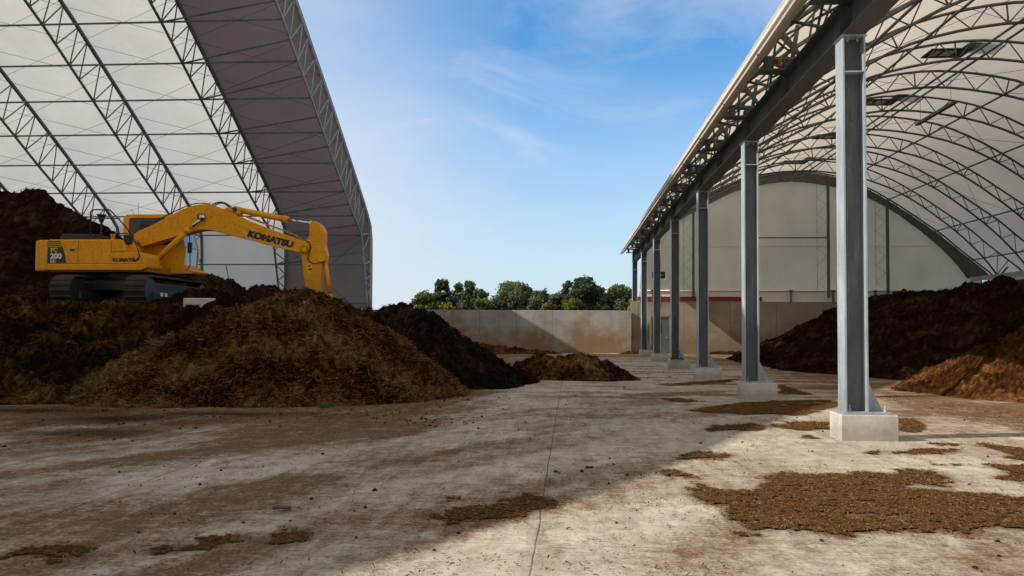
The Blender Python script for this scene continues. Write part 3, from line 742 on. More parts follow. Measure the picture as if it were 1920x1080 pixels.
NB=7; BAY=6.32; M['pipe_e']=steel_mat('pale_galvanised_pipe', (.20,.25,.28), (.36,.43,.47), .2, .55)
truss0=local_obj(tr,'arch_truss',M['pipe_l'],Bl,(XL,0,0))
for k in range(1,NB+1):
    c_=truss0.copy(); COL.objects.link(c_); c_.parent=Bl; c_.location=truss0.location+Vector((-BAY*k,0,0))
truss0.data=truss0.data.copy(); truss0.data.materials[0]=M['pipe_e']; truss0['label']='pale galvanised arch truss at the open end'
# purlins
for i,q in enumerate(nodes):
    mb=MB(); mb.tube([(XL,q.y,q.z),(XL-BAY*NB,q.y,q.z)],.05,6); mb.build('purlin',M['pipe_l'],Bl,smooth=True)
# low girt and base rail on the far wall
for z_,y_ in ((3.45,56.6),):
    mb=MB(); mb.tube([(XL,y_,z_),(XL-BAY*NB,y_,z_)],.05,6); mb.build('girt',M['pipe_l'],Bl,smooth=True)
# end bay struts from the inner nodes of the second truss up to the end truss
for i in range(len(nodes_far)-1):
    a,b=nodes_far[i],nodes_far[i+1]; m_=closest(SIc,(a+b)/2)
    mb=MB(); mb.tube([(XL-BAY,a.y,a.z),(XL,m_.y,m_.z)],.045,6); mb.build('strut',M['pipe_l'],Bl,smooth=True)
# bracing cables: a cross in every bay between alternate purlins
for k in range(NB):
    mb=MB(); xa,xb=XL-BAY*k,XL-BAY*(k+1)
    for i in range(1,len(nodes_far)-1,1):
        a,b=closest(OUT,nodes_far[i]),closest(OUT,nodes_far[i+1])
        a=a.lerp(nodes_far[i],.25); b=b.lerp(nodes_far[i+1],.25)
        mb.tube([(xa,a.y,a.z),(xb,b.y,b.z)],.011,4,False); mb.tube([(xb,a.y,a.z),(xa,b.y,b.z)],.011,4,False)
    if k==0:
        for i in (1,3,5,7):
            a,b=nodes_far[i],nodes_far[min(i+2,len(nodes_far)-1)]
            mb.tube([(xa,a.y,a.z),(xb,nodes_far[i-1].y if i else a.y,nodes_far[i-1].z)],.018,5,False)
            mb.tube([(xb,b.y,b.z),(xa,a.y,a.z)],.018,5,False) if False else None
        mb.tube([(XL,54.9,8.0),(XL-BAY,56.4,3.3)],.02,5,False); mb.tube([(XL-BAY,54.9,8.0),(XL-1.2,56.4,3.3)],.02,5,False)
    mb.build('bracing_cable',M['cable'],Bl)
# membrane, bay by bay, with a slight sag between the trusses
OFF=[ ]
MO=resample(SO,1.0)
for k in range(NB):
    nx=6; Vm=[];Qm=[]
    for j in range(nx+1):
        u=j/nx; sag=.10*math.sin(math.pi*u)
        for i,p in enumerate(MO):
            d=(MO[min(i+1,len(MO)-1)]-MO[max(i-1,0)]).normalized(); n=Vector((0,-d.z,d.y))
            if n.dot(Vector((0,30,8))-p)>0: n=-n
            q=p+n*(.10-sag); x=XL-BAY*(k+u)+(.12 if (k==0 and j==0) else 0)
            Vm.append((x-org(Bl).x,q.y-org(Bl).y,q.z))
    m_=len(MO)
    for j in range(nx):
        for i in range(m_-1): Qm.append((j*m_+i,j*m_+i+1,(j+1)*m_+i+1,(j+1)*m_+i))
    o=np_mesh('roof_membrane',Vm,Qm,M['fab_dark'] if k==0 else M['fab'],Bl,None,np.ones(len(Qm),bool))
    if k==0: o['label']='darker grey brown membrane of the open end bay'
# closing wall at the left end
pts=[(p.y,p.z) for p in resample(SO,1.5)]
mb=MB(); mb.prism(pts,'x',XL-BAY*NB-.05,XL-BAY*NB-.15); mb.build('end_membrane',M['fab'],Bl)
# small vertical rods below the lowest purlin
mb=MB(); q0=nodes_far[0]; xr_=atY(426,500,55.5).x; mb.tube([(xr_,55.3,q0.z),(xr_,56.6,3.4)],.03,5); mb.build('hanger_rod',M['pipe_l'],Bl)
# door-like portal frame seen behind the cab
mb=MB(); 
for yy in (54.9,): 
    for x_ in (atY(345,480,55).x,atY(362,480,55).x): mb.tube([(x_,yy,3.0),(x_,yy,8.1)],.06,6)
    for z_ in (6.1,6.6): mb.tube([(atY(345,480,55).x,yy,z_),(atY(362,480,55).x,yy,z_-.1)],.04,6)
mb.build('bracing_frame',M['pipe_l'],Bl)

# ------------------------------------------------------------------ right fabric building
YE=57.4; Y1=13.17; CS=7.4; AS=CS/2
Br=empty('fabric_building',(4.6,12.8,0),'arched fabric shed on a row of galvanised steel columns over dark heaps at the right','building')
ro=[(3.56,7.18),(4.1,7.8),(4.9,8.4),(6.9,9.75),(9.6,11.3),(12.1,12.42),(15.32,12.98),(18.5,12.65),(20.6,11.88),(22.5,10.8),(24.2,9.62),(25.97,8.35),(27,7.42),(29,5.8),(29.5,5.3)]
ri=[(4.9,7.4),(5.55,8.0),(7.4,9.35),(9.9,10.75),(12.1,11.75),(15.4,12.28),(18.5,11.9),(20.6,11.23),(22.35,10.3),(24,9.1),(25.15,8.15),(26.05,7.3),(26.95,6.3),(27.6,5.4)]
RO=smoothp([(x,0,z) for x,z in ro],5); RI=smoothp([(x,0,z) for x,z in ri],5)
ROt=[p for p in RO if p.x>4.3]
tr=MB(); tr.tube(resample(ROt,.8),.055,7); tr.tube(resample(RI,.8),.055,7)
A=resample(ROt,.05); Bp=resample(RI,1.25)
def cl(P,q): return min(P,key=lambda p:(p-q).length)
prev=A[0]
for i,b in enumerate(Bp):
    if i<len(Bp)-1:
        m_=cl(A,(Bp[i+1]+b)/2+Vector((0,0,.35)))
    else: m_=A[-1]
    tr.tube([prev,b],.025,5); tr.tube([b,m_],.025,5); prev=m_
    if i%3==0: tr.tube([b,cl(A,b)],.032,5)
tr.box(4.42,5.05,-.12,.12,7.11,7.36); tr.tube([(4.62,0,7.3),(4.75,0,8.15)],.05,6)
archY=[Y1+.18+AS*k for k in range(-3,13)]
t0=local_obj(tr,'arch_truss',M['pipe'],Br,(0,archY[0],0))
for y in archY[1:]:
    c_=t0.copy(); COL.objects.link(c_); c_.parent=Br; c_.location=t0.location+Vector((0,y-archY[0],0))
y0_,y1_=archY[0]-.4,archY[-1]+.2
# longitudinal purlins on inner chord, ridge doubled on the outer
for px_ in (6.0,8.9,12.1,15.2,18.5,21.7,24.7,26.8):
    q=cl(resample(RI,.05),Vector((px_,0,0)) + Vector((0,0,[r.z for r in RI if abs(r.x-px_)==min(abs(s.x-px_) for s in RI)][0])))
    mb=MB(); mb.tube([(q.x,y0_,q.z-.02),(q.x,y1_,q.z-.02)],.045,6)
    if px_==15.2: mb.tube([(q.x+.55,y0_,q.z+.02),(q.x+.55,y1_,q.z+.02)],.045,6)
    mb.build('purlin',M['pipe'],Br,smooth=True)
for px_,pz_ in ((4.3,7.85),(4.05,7.55)):
    mb=MB(); mb.tube([(px_,y0_,pz_),(px_,y1_,pz_)],.035,6); mb.build('eave_pipe',M['pipe'],Br,smooth=True)
# eave bracing and brackets at each arch
for i,y in enumerate(archY):
    mb=MB(); mb.box(3.95,5.0,y-.16,y+.16,7.16,7.2); mb.box(4.05,4.2,y-.05,y+.05,7.2,7.5)
    mb.tube([(3.92,y,7.45),(4.9,y,7.42)],.06,7); mb.tube([(4.9,y,7.4),(4.35,y,8.0)],.045,6); mb.tube([(4.05,y,7.5),(4.7,y,8.3)],.035,6)
    mb.tube([(3.85,y-.35,7.42),(3.98,y,7.45)],.03,6)
    mb.build('bracket',M['beam'],Br)
    if i<len(archY)-1:
        mb=MB(); y2=archY[i+1]
        P=[(4.3,7.85),(5.0,7.4),(5.55,8.9),(6.0,8.3)]
        for (a,b) in ((0,1),(1,0),(2,3),(3,2),(0,2),(2,0),(1,3),(3,1)):
            mb.tube([(P[a][0],y,P[a][1]),(P[b][0],y2,P[b][1])],.028,5)
        ym=(y+y2)/2; mb.tube([(4.15,ym,7.6),(4.95,ym,8.35)],.035,5); mb.tube([(4.05,ym,7.55),(5.0,ym,7.35)],.035,5)
        mb.build('eave_brace',M['pipe'],Br,smooth=True)
    if i%2==0:
        mb=MB(); mb.tube([(4.3,y-.25,7.2),(4.3,y-.25,7.25)],.06,8); mb.tube([(4.3,y-.25,7.25),(4.3,y-.25,7.36)],.05,8,True,.045)
        mb.build('beacon',M['orange'],Br,smooth=True)
# roof bracing cables
RR=resample(RI,3.6)
for i in range(0,len(archY)-1,2):
    mb=MB()
    for j in range(1,len(RR)-2):
        a,b=RR[j],RR[j+1]; mb.tube([(a.x,archY[i],a.z+.1),(b.x,archY[i+1],b.z+.1)],.009,4,False); mb.tube([(b.x,archY[i],b.z+.1),(a.x,archY[i+1],a.z+.1)],.009,4,False)
    mb.build('bracing_cable',M['cable'],Br)
# membrane with holes under the ridge vents
VENTS=[]
for px_,py_ in ((1775,112),(1648,202),(1553,265),(1490,312)):
    d=ray(px_,py_); t_=(12.5-CAMZ)/d.z; VENTS.append((d.x*t_,d.y*t_))
RM=resample(RO,.55)
vx0=VENTS[0][0]-.6; vx1=VENTS[0][0]+.3
RM=[p for p in RM if not (vx0-.2<p.x<vx1+.2)]
for vx_ in (vx0,vx1):
    za=max(p.z for p in RO); RM.append(Vector((vx_,0,za-.01)))
RM.sort(key=lambda p:(p.x if p.x>3.7 else p.x-0.0)); Vm=[];Qm=[];ys=[]
for i in range(len(archY)-1):
    for j in range(5): ys.append((archY[i]+AS*j/5, math.sin(math.pi*j/5)))
ys=[(y0_,0)]+ys+[(archY[-1],0),(y1_+.25,0)]
for vx_,vy_ in VENTS: ys=[q for q in ys if abs(q[0]-vy_)>.75]+[(vy_-.5,.9),(vy_+.5,.9)]
ys.sort()
ob=org(Br)
for y,s_ in ys:
    for i,p in enumerate(RM):
        d=(RM[min(i+1,len(RM)-1)]-RM[max(i-1,0)]).normalized(); n=Vector((-d.z,0,d.x))
        if n.dot(Vector((16,0,0))-p)>0: n=-n
        q=p+n*(.07-.05*s_*(1 if 1<i<len(RM)-2 else 0)); Vm.append((q.x-ob.x,y-ob.y,q.z))
m_=len(RM)
for j in range(len(ys)-1):
    for i in range(m_-1):
        xm_=(RM[i].x+RM[i+1].x)/2; ym_=(ys[j][0]+ys[j+1][0])/2
        Qm.append((j*m_+i,j*m_+i+1,(j+1)*m_+i+1,(j+1)*m_+i))
np_mesh('roof_membrane',Vm,Qm,M['fab_r'],Br,None,np.ones(len(Qm),bool))
# rolled eave edge of the membrane
mb=MB(); mb.tube([(3.58,y0_,7.16),(3.58,y1_+.25,7.16)],.045,8)
mb.build('eave_roll',M['white'],Br,smooth=True)
mb=MB(); mb.prism([(3.63,7.10),(3.68,7.08),(4.20,7.62),(4.15,7.66)],'y',y0_+.01,y1_+.2); mb.build('eave_flap',M['lip'],Br)
# steel beam on the columns
zb=6.53; zt=7.10; xc=4.56
mb=MB(); mb.box(xc-.18,xc+.18,y0_,y1_,zb,zb+.03); mb.box(xc-.18,xc+.18,y0_,y1_,zt-.03,zt); mb.box(xc-.012,xc+.012,y0_,y1_,zb+.03,zt-.03)
for y in archY: mb.box(xc-.165,xc+.165,y-.008,y+.008,zb+.031,zt-.031)
mb.build('eave_beam',M['beam'],Br)
# columns
def column_mb(zlo):
    mb=MB(); mb.box(-.18,-.153,-.18,.18,zlo,zb-.03); mb.box(.153,.18,-.18,.18,zlo,zb-.03); mb.box(-.153,.153,-.01,.01,zlo,zb-.03)
    mb.box(-.2,.2,-.2,.2,zb-.03,zb-.002); mb.box(-.152,.152,-.175,.175,5.92,5.94)
    for x in (-.08,.08): mb.tube([(x,-.1,zb-.09),(x,-.1,zb-.03)],.018,6)
    mb.box(-.012,.012,-.025,-.011,5.15,5.32)
    return mb
FH=.40
cm=column_mb(FH+.045); c0=local_obj(cm,'column',M['galv'],Br,(xc,Y1+.18,0),False)
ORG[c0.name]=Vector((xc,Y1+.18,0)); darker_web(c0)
mb=MB(); mb.box(-.24,.52,-.24,.26,FH+.002,FH+.042); 
mb.add([(.183,-.008,FH+.043),(.46,-.008,FH+.043),(.183,-.008,FH+.62),(.183,.008,FH+.043),(.46,.008,FH+.043),(.183,.008,FH+.62)],[(0,1,2),(5,4,3),(0,3,4,1),(1,4,5,2),(2,5,3,0)])
for x,y in ((-.1,-.12),(.1,.12),(-.1,.12),(.44,-.16),(.44,.16)): mb.tube([(x,y,FH+.04),(x,y,FH+.15)],.014,6); mb.tube([(x,y,FH+.045),(x,y,FH+.085)],.028,6)
bp=mb.build('base_plate',M['galv'],None); bp.parent=c0
mb=MB(); mb.box(-.28,.60,-.28,.30,-.05,FH); ft=mb.build('footing',M['footing'],None,bevel=.012); ft.parent=c0
for k in range(1,6):
    c_=c0.copy(); COL.objects.link(c_); c_.parent=Br; c_.location=c0.location+Vector((0,CS*k,0))
    for ch in (bp,ft):
        d=ch.copy(); COL.objects.link(d); d.parent=c_
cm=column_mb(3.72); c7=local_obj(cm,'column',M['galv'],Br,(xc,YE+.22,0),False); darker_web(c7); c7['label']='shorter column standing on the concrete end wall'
# end wall
XD0=atY(1221,620,57.4).x; XD1=atY(1257,620,57.4).x
mb=MB(); mb.box(4.285,XD0,YE-.02,YE+.35,-.1,3.68); mb.box(XD1,30.0,YE-.02,YE+.35,-.1,3.68); mb.box(XD0,XD1,YE-.02,YE+.35,2.62,3.68)
mb.build('end_wall',M['conc_end'],Br)
gp=[(4.9,4.02)]+[(p.x,p.z-.0) for p in resample([q for q in RO if q.x>5.0],.8) if p.x<28.9]+[(28.95,4.02)]
mb=MB(); mb.prism(gp,'y',YE+.62,YE+.66); mb.build('gable_membrane',M['gable'],Br)
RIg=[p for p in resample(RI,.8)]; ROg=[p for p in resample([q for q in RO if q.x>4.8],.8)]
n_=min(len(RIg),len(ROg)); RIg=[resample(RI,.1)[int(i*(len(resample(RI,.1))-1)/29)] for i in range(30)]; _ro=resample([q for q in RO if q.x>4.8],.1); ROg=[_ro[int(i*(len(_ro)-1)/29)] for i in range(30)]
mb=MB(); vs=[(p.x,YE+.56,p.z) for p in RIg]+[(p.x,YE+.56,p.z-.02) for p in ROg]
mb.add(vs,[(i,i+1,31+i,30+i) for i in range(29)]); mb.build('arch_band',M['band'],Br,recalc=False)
mb=MB(); mb.box(4.9,29.3,YE+.05,YE+.25,3.69,4.42); mb.build('base_band',M['white'],Br)
mb=MB(); mb.tube([(4.9,YE+.0,4.45),(29.3,YE+.0,4.45)],.05,6); mb.build('girt',M['white'],Br,smooth=True)
mb=MB(); mb.box(4.75,13.4,YE-.06,YE+.04,3.72,4.02); mb.build('red_strip',M['red'],Br)
def ztop(x): 
    q=cl(resample(RI,.1),Vector((x,0,12))); q=min(resample(RI,.1),key=lambda p:abs(p.x-x)); return q.z
for px_ in (1300,1553,1664):
    x_=atY(px_,450,YE-.1).x; mb=MB(); zt_=ztop(x_)+.3
    mb.box(x_-.07,x_+.07,YE+.07-.30,YE+.04-.02,4.0,zt_)
    mb.tube([(x_-.6,YE+.45,4.45),(x_-.6,YE+.45,zt_-.1)],.011,5)
    z=4.5; s=1
    while z<zt_-.6:
        a=(x_-.08,YE-.02,z) if s>0 else (x_-.6,YE+.42,z); b=(x_-.6,YE+.42,z+.6) if s>0 else (x_-.08,YE-.02,z+.6)
        mb.tube([a,b],.007,4); z+=.6; s=-s
    mb.build('wind_post',M['pipe'],Br)
xa=atY(1421,446,YE).x; xb=atY(1551,446,YE).x
mb=MB(); mb.tube([(xa,YE-.05,atY(1480,446,YE).z),(xb,YE-.05,atY(1480,446,YE).z)],.05,6); mb.build('tie_pipe',M['beam'],Br)
mb=MB(); zz=atY(1480,462,YE+.6).z; mb.box(5.3,26.5,YE+.58,YE+.615,zz-.02,zz+.02); mb.build('fabric_seam',M['gable'],Br)
for px_ in (1223,1483,1562,1641):
    q=atY(px_,565,YE-.1); mb=MB(); mb.box(q.x-.04,q.x+.04,YE-.2,YE-.07,3.6,4.5); mb.box(q.x-.12,q.x+.12,YE-.2,YE-.07,4.42,4.5); mb.build('clamp_post',M['beam'],Br)
# door and wall light
mb=MB(); mb.box(XD0,XD0+.1,YE+.02,YE+.3,0,2.62); mb.box(XD1-.1,XD1,YE+.02,YE+.3,0,2.62); mb.box(XD0+.1,XD1-.1,YE+.02,YE+.3,2.50,2.62); df=mb.build('door_frame',M['conc_end'],Br)
mb=MB(); mb.box(XD0+.05,XD1-.05,YE+.24,YE+.28,0,2.6); mb.build('doorway_back',M['dark'],Br)
mb=MB(); mb.box(XD0+.5,XD1-.12,YE+.06,YE+.11,.02,2.48); dr=mb.build('door',M['door'],Br,bevel=.006)
mb=MB(); mb.box(XD0+.58,XD0+.76,YE+.05,YE+.058,1.35,2.2); mb.build('window',M['glass'],dr)
mb=MB(); mb.box(XD1-.32,XD1-.2,YE+.0,YE+.058,1.08,1.13); mb.build('handle',M['galv'],dr)
q=atY(1235,516,YE-.2); mb=MB(); mb.box(q.x-.45,q.x+.45,YE-.25,YE-.08,q.z-.22,q.z+.25); mb.tube([(q.x,YE-.2,q.z),(q.x,YE+.65,q.z)],.05,6); wl=mb.build('wall_light',M['black'],Br,bevel=.03)
mb=MB(); mb.box(q.x-.3,q.x-.05,YE-.27,YE-.253,q.z-.03,q.z+.03); mb.box(q.x+.05,q.x+.3,YE-.27,YE-.253,q.z-.03,q.z+.03); mb.build('lens',M['galv'],wl)
# right hand side wall, beam and posts
mb=MB(); mb.box(29.4,29.8,0,YE-.03,-.1,4.3); mb.build('side_wall',M['conc_end'],Br)
mb=MB(); mb.box(29.45,29.55,0,YE-.03,4.31,5.36); mb.build('side_panel',M['gable'],Br)
mb=MB(); mb.box(27.5,29.5,y0_,YE-.03,5.35,5.42); mb.box(27.5,27.53,y0_,YE-.03,5.1,5.349); mb.build('side_beam',M['galv'],Br)
mb=MB(); mb.box(29.3,29.39,y0_,YE-.03,4.8,5.1); mb.build('red_rail',M['red'],Br)
for y in archY[::1]:
    mb=MB(); mb.tube([(27.9,y,5.43),(28.3,y,5.9)],.06,6); mb.box(27.55,29.4,y-.1,y+.1,5.425,5.455); mb.build('bracket',M['pipe'],Br)
# ridge vents: framed openings with a translucent pane, a hood beside them above the roof
for (x_,y_) in VENTS:
    w_,h_=.78,.52; z_=12.74
    mb=MB(); mb.box(x_-w_,x_+w_,y_-h_,y_-h_+.16,z_,z_+.05); mb.box(x_-w_,x_+w_,y_+h_-.16,y_+h_,z_,z_+.05); mb.box(x_-w_,x_-w_+.25,y_-h_+.16,y_+h_-.16,z_,z_+.05); mb.box(x_+w_-.5,x_+w_,y_-h_+.16,y_+h_-.16,z_,z_+.05); mb.box(x_-.30,x_-.20,y_-h_+.16,y_+h_-.16,z_,z_+.05)
    v=mb.build('roof_vent',M['black'],Br)
    mb=MB(); mb.box(x_+w_-.2,x_+w_+.5,y_-h_,y_+h_,13.05,13.6); mb.build('hood',M['black'],v)
    mb=MB(); mb.box(x_-w_+.26,x_+w_-.51,y_-h_+.17,y_+h_-.17,z_+.02,z_+.03); mb.build('pane',M['pane'],v)
# hanging tube light
a=atY(1766,165,33); 
a=Vector((16.2,34.8,11.35)); b=Vector((16.2,38.6,11.35))
mb=MB(); mb.box(a.x-.09,a.x+.09,a.y,b.y,a.z,a.z+.12); 
for y in (a.y+.4,b.y-.4): mb.tube([(a.x,y,a.z+.12),(a.x,y,12.5)],.01,4)
mb.build('hanging_lamp',M['pipe'],Br)
# tools leaning in the column webs
def tool(k,label,h,broom):
    y=Y1+CS*k; mb=MB(); z0=FH+.05; mb.tube([(xc+.06,y-.14,z0),(xc-.02,y+.10,z0+h)],.022,6)
    if broom:
        mb.tube([(xc-.16,y-.30,z0-.0),(xc-.10,y-.30,z0+.28),(xc+.0,y-.28,z0+.34),(xc+.12,y-.28,z0+.3),(xc+.2,y-.3,z0)],.02,6)
        mb.box(xc-.24,xc+.30,y-.36,y-.20,FH+.012,FH+.08)
    else: mb.tube([(xc+.24,y-.26,z0+1.3),(xc+.27,y-.3,z0+.5),(xc+.4,y-.32,FH+.05),(xc+.5,y-.2,z0-.04)],.018,6)
    o=mb.build('push_broom' if broom else 'hose',M['black'],None,smooth=False); tag(o,label,'broom' if broom else 'hose')
tool(3,'dark long handled broom standing in the web of the fourth column from the front',1.75,True)
tool(5,'black hose and rod leaning against the column nearest the grey door',1.6,False)

# ------------------------------------------------------------------ excavator
EX=Vector((atY(89,470,24.35).x+1.965,25.7,2.42))
E=empty('excavator',EX,'yellow tracked excavator parked on a compost heap with its arm reaching down to the right','excavator')
yn=EX.y-1.35
def XZ(px,py,Y): q=atY(px,py,Y); return (q.x,q.z)
def z2(a,b): return (40+a/5.4,370+b/5.4)
def z3(a,b): return (340+a/4.909,370+b/4.909)
# tracks along y
for sx_ in (-1,1):
    xc_=EX.x+.22+sx_*1.195; w_=.33; z0=EX.z; L0,L1=EX.y-2.2,EX.y+2.2; r=.43
    # loop path
    path=[]
    n=12
    for k in range(n+1):
        a=math.pi/2+math.pi*k/n; path.append((L0+r+r*math.cos(a),z0+r+r*math.sin(a)))
    for k in range(n+1):
        a=-math.pi/2+math.pi*k/n; path.append((L1-r+r*math.cos(a),z0+r+r*math.sin(a)))
    P=[Vector((0,y,z)) for y,z in path]; P.append(P[0]); pts=resample(P,.19)
    mb=MB()
    for i in range(len(pts)-1):
        a,b=pts[i],pts[i+1]; d=(b-a).normalized(); n_=Vector((0,-d.z,d.y)); cen=Vector((0,EX.y,z0+r))
        if n_.dot(a-cen)<0: n_=-n_
        a2=a+d*.012; b2=b-d*.012
        for (p,q,h) in ((a2,b2,.0),):
            vs=[]
            for xx in (xc_-w_,xc_+w_):
                for pt,hh in ((a2,-.03),(b2,-.03),(b2,.012),(b2-d*.05,.045),(b2-d*.08,.012),(a2,.012)):
                    v=pt+n_*hh; vs.append((xx,v.y,v.z))
            mb.add(vs,[(0,1,2,3,4,5),(11,10,9,8,7,6)]+[(i2,i2+6,(i2+1)%6+6,(i2+1)%6) for i2 in range(6)])
    tk=mb.build('crawler_track',M['track'],E)
    mb=MB(); mb.box(xc_-.22,xc_+.26,L0+.45,L1-.4,z0+.22,z0+.68); mb.box(xc_-.1,xc_+.34,L0+.55,L1-.8,z0+.12,z0+.4)
    mb.build('track_frame',M['bluegrey'],tk,bevel=.04)
    for nm_,yy in (('sprocket',L0+r),('idler_wheel',L1-r)):
        mb=MB(); mb.tube([(xc_-.25,yy,z0+r),(xc_+.29,yy,z0+r)],.36,20); mb.build(nm_,M['black'],tk)
    for kk in range(8):
        mb=MB(); yy=L0+.75+kk*.41; mb.tube([(xc_-.2,yy,z0+.17),(xc_+.3,yy,z0+.17)],.12,12); mb.build('roller',M['bluegrey'],tk,smooth=True)
q=XZ(*z2(1328,920),L0+1.1)
mb=MB()
for dx in (0,.16): mb.box(EX.x+.22+1.195+.345,EX.x+.22+1.195+.352,L0+.95+dx*1.6,L0+1.1+dx*1.6,z0+.25,z0+.37)
mb.build('marking',M['txt_w'],E)
mb=MB(); mb.box(EX.x-1.0,EX.x+1.0,EX.y-.9,EX.y+.9,z0+.45,z0+.8); mb.tube([(EX.x,EX.y,z0+.8),(EX.x,EX.y,z0+1.06)],.62,24); mb.build('undercarriage',M['black'],E,bevel=.03)
# upper structure: side profile (x, z)
zbt=EX.z+1.07; zl_=EX.z+1.28; ztp=EX.z+2.06
tail=EX.x-2.72
mb=MB()
def cw_poly():
    R_=2.75; pts=[(EX.x-1.95,yn)]
    for k in range(9):
        a=math.radians(-138+ (84/8)*0)+0
    return pts
# counterweight: plan outline swept vertically
pl=[(EX.x-1.98,yn+.0),(EX.x-2.32,yn+.04),(EX.x-2.50,yn+.20),(EX.x-2.66,yn+.65),(EX.x-2.74,EX.y),(EX.x-2.66,EX.y+.7),(EX.x-2.50,EX.y+1.15),(EX.x-2.32,EX.y+1.31),(EX.x-1.98,EX.y+1.35)]
mb.prism(pl,'z',zbt-.02,ztp-.01); mb.build('counterweight',M['yellow'],E,bevel=.06,seg=3)
# right side body
x_a=EX.x-1.965
def bx(a): return XZ(*z2(a,500),yn)[0]
xs1=bx(1050); xs2=bx(1250); xm=bx(905)
mb=MB(); mb.prism([(x_a,zl_),(xm-.006,zl_),(xm-.006,ztp),(x_a,ztp)],'y',yn+.01,EX.y+1.33); body=mb.build('body',M['yellow'],E,bevel=.035,seg=3)
mb=MB(); mb.prism([(xm,EX.z+1.66),(xs1,EX.z+1.66),(xs1,EX.z+1.86),(xs1-.10,EX.z+2.02),(xs1-.22,ztp),(xm,ztp)],'y',yn+.02,EX.y-.42); mb.build('fuel_tank',M['yellow'],E,bevel=.04,seg=3)
mb=MB(); mb.prism([(xm,zl_),(xs2,zl_),(xs2,EX.z+1.5),(xs2-.08,EX.z+1.63),(xs2-.2,EX.z+1.65),(xm,EX.z+1.65)],'y',yn+.01,EX.y-.40); tb=mb.build('tool_box',M['yellow'],E,bevel=.03,seg=3)
# skirt
mb=MB(); mb.prism([(x_a,zbt),(xs2-.1,zbt),(xs2+.10,zbt+.08),(xs2+.12,zl_-.004),(x_a,zl_-.004)],'y',yn-.045,EX.y-.40); mb.build('side_skirt',M['yellow'],E,bevel=.03)
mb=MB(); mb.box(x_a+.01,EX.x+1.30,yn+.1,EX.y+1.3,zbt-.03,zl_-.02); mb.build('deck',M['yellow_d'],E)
# panel gaps, lock
mb=MB(); xg=bx(575)
for xx in (xg,): mb.box(xx-.006,xx+.006,yn+.004,yn+.02,zl_+.02,ztp-.02)
mb.box(bx(492),bx(540),yn+.002,yn+.02,EX.z+1.68,EX.z+1.76)
mb.build('panel_gap',M['wood'],body)
# decal
yd=yn+.004
dp=[(bx(268),zl_+.015),(bx(455),zl_+.015),(bx(448),zl_+.22),(bx(430),zl_+.42),(bx(415),zl_+.54),(bx(268),zl_+.54)]
mb=MB(); mb.prism(dp,'y',yn+.004,yn+.02); dc=mb.build('model_plate',M['decal'],E)
mb=MB()
for i in range(3): z_=zl_+.57+i*.066; mb.box(bx(268),bx(408-8*i),yn+.004,yn+.02,z_,z_+.038)
mb.build('stripe',M['maroon'],E)
def text(s,loc,size,mat,parent,rot=0,name='lettering',bold=.0,sx=1.0,shear=0):
    cu=bpy.data.curves.new('t','FONT'); cu.body=s; cu.size=size; cu.extrude=.003; cu.offset=bold; cu.shear=shear; cu.space_character=1.02
    to=bpy.data.objects.new('t',cu); COL.objects.link(to); bpy.context.view_layer.update()
    me=bpy.data.meshes.new_from_object(to); bpy.data.objects.remove(to)
    o=bpy.data.objects.new(name,me); COL.objects.link(o); me.materials.clear(); me.materials.append(mat)
    ca_,sa_=math.cos(rot),math.sin(rot)
    for v in me.vertices:
        x,y,z=v.co; x*=sx; X=x*ca_-y*sa_; Z=x*sa_+y*ca_; v.co=(X,-z,Z)
    o.parent=parent; o.location=Vector(loc)-org(parent); return o
text('PC',(bx(296),yn-.0005,zl_+.375),.19,M['txt_y'],dc,bold=.008,sx=1.0)
text('200',(bx(296),yn-.0005,zl_+.17),.235,M['txt_w'],dc,bold=.009,sx=1.05)
text('LC',(bx(298),yn-.0005,zl_+.04),.135,M['txt_w'],dc,bold=.006,sx=1.05)
text('KOMATSU',(bx(925),yn+.008,zl_+.075),.145,M['txt_b'],tb,bold=.010,sx=1.2)
# engine hood and fittings
def bh(a,b,Y): return XZ(*z2(a,b),Y)
h0=bh(375,385,EX.y-.5)[0]; h1=bh(845,385,EX.y-.5)[0]
mb=MB(); mb.prism([(h0,ztp-.02),(h1,ztp-.02),(h1-.3,ztp+.12),(h0+1.3,ztp+.27),(h0+.1,ztp+.28)],'y',EX.y-.5,EX.y+1.1); mb.build('engine_hood',M['bluegrey'],E,bevel=.04)
mb=MB(); x_=bx(870); mb.tube([(x_,yn+.3,ztp-.02),(x_,yn+.3,ztp+.16)],.06,10); mb.tube([(x_,yn+.3,ztp+.15),(x_,yn+.3,ztp+.2)],.08,10); mb.build('filler_cap',M['yellow'],E,smooth=False)
mb=MB(); pts=[(700,390),(700,150),(712,132),(745,125),(885,125),(905,135),(1060,300),(1110,375)]
mb.tube([(bh(a,b,yn+.12)[0],yn+.12,bh(a,b,yn+.12)[1]) for a,b in pts],.022,7)
mb.tube([(bh(700,215,yn+.12)[0],yn+.12,bh(700,215,yn+.12)[1]),(bh(1000,215,yn+.12)[0],yn+.12,bh(1000,215,yn+.12)[1])],.018,6)
mb.tube([(bh(940,370,yn+.12)[0],yn+.12,bh(940,370,yn+.12)[1]),(bh(1075,362,yn+.12)[0],yn+.12,bh(1075,362,yn+.12)[1])],.016,6)
mb.build('handrail',M['black'],E,smooth=True)
mb=MB(); x_,z_=bh(812,205,yn+.3); mb.tube([(x_,yn+.3,z_-.16),(x_,yn+.3,z_-.05),(x_,yn+.3,z_+.05),(x_,yn+.3,z_+.1)],.05,12,True,.16); mb.tube([(x_,yn+.3,ztp),(x_,yn+.3,z_-.1)],.035,8); mb.build('air_intake',M['bluegrey'],E,smooth=False)
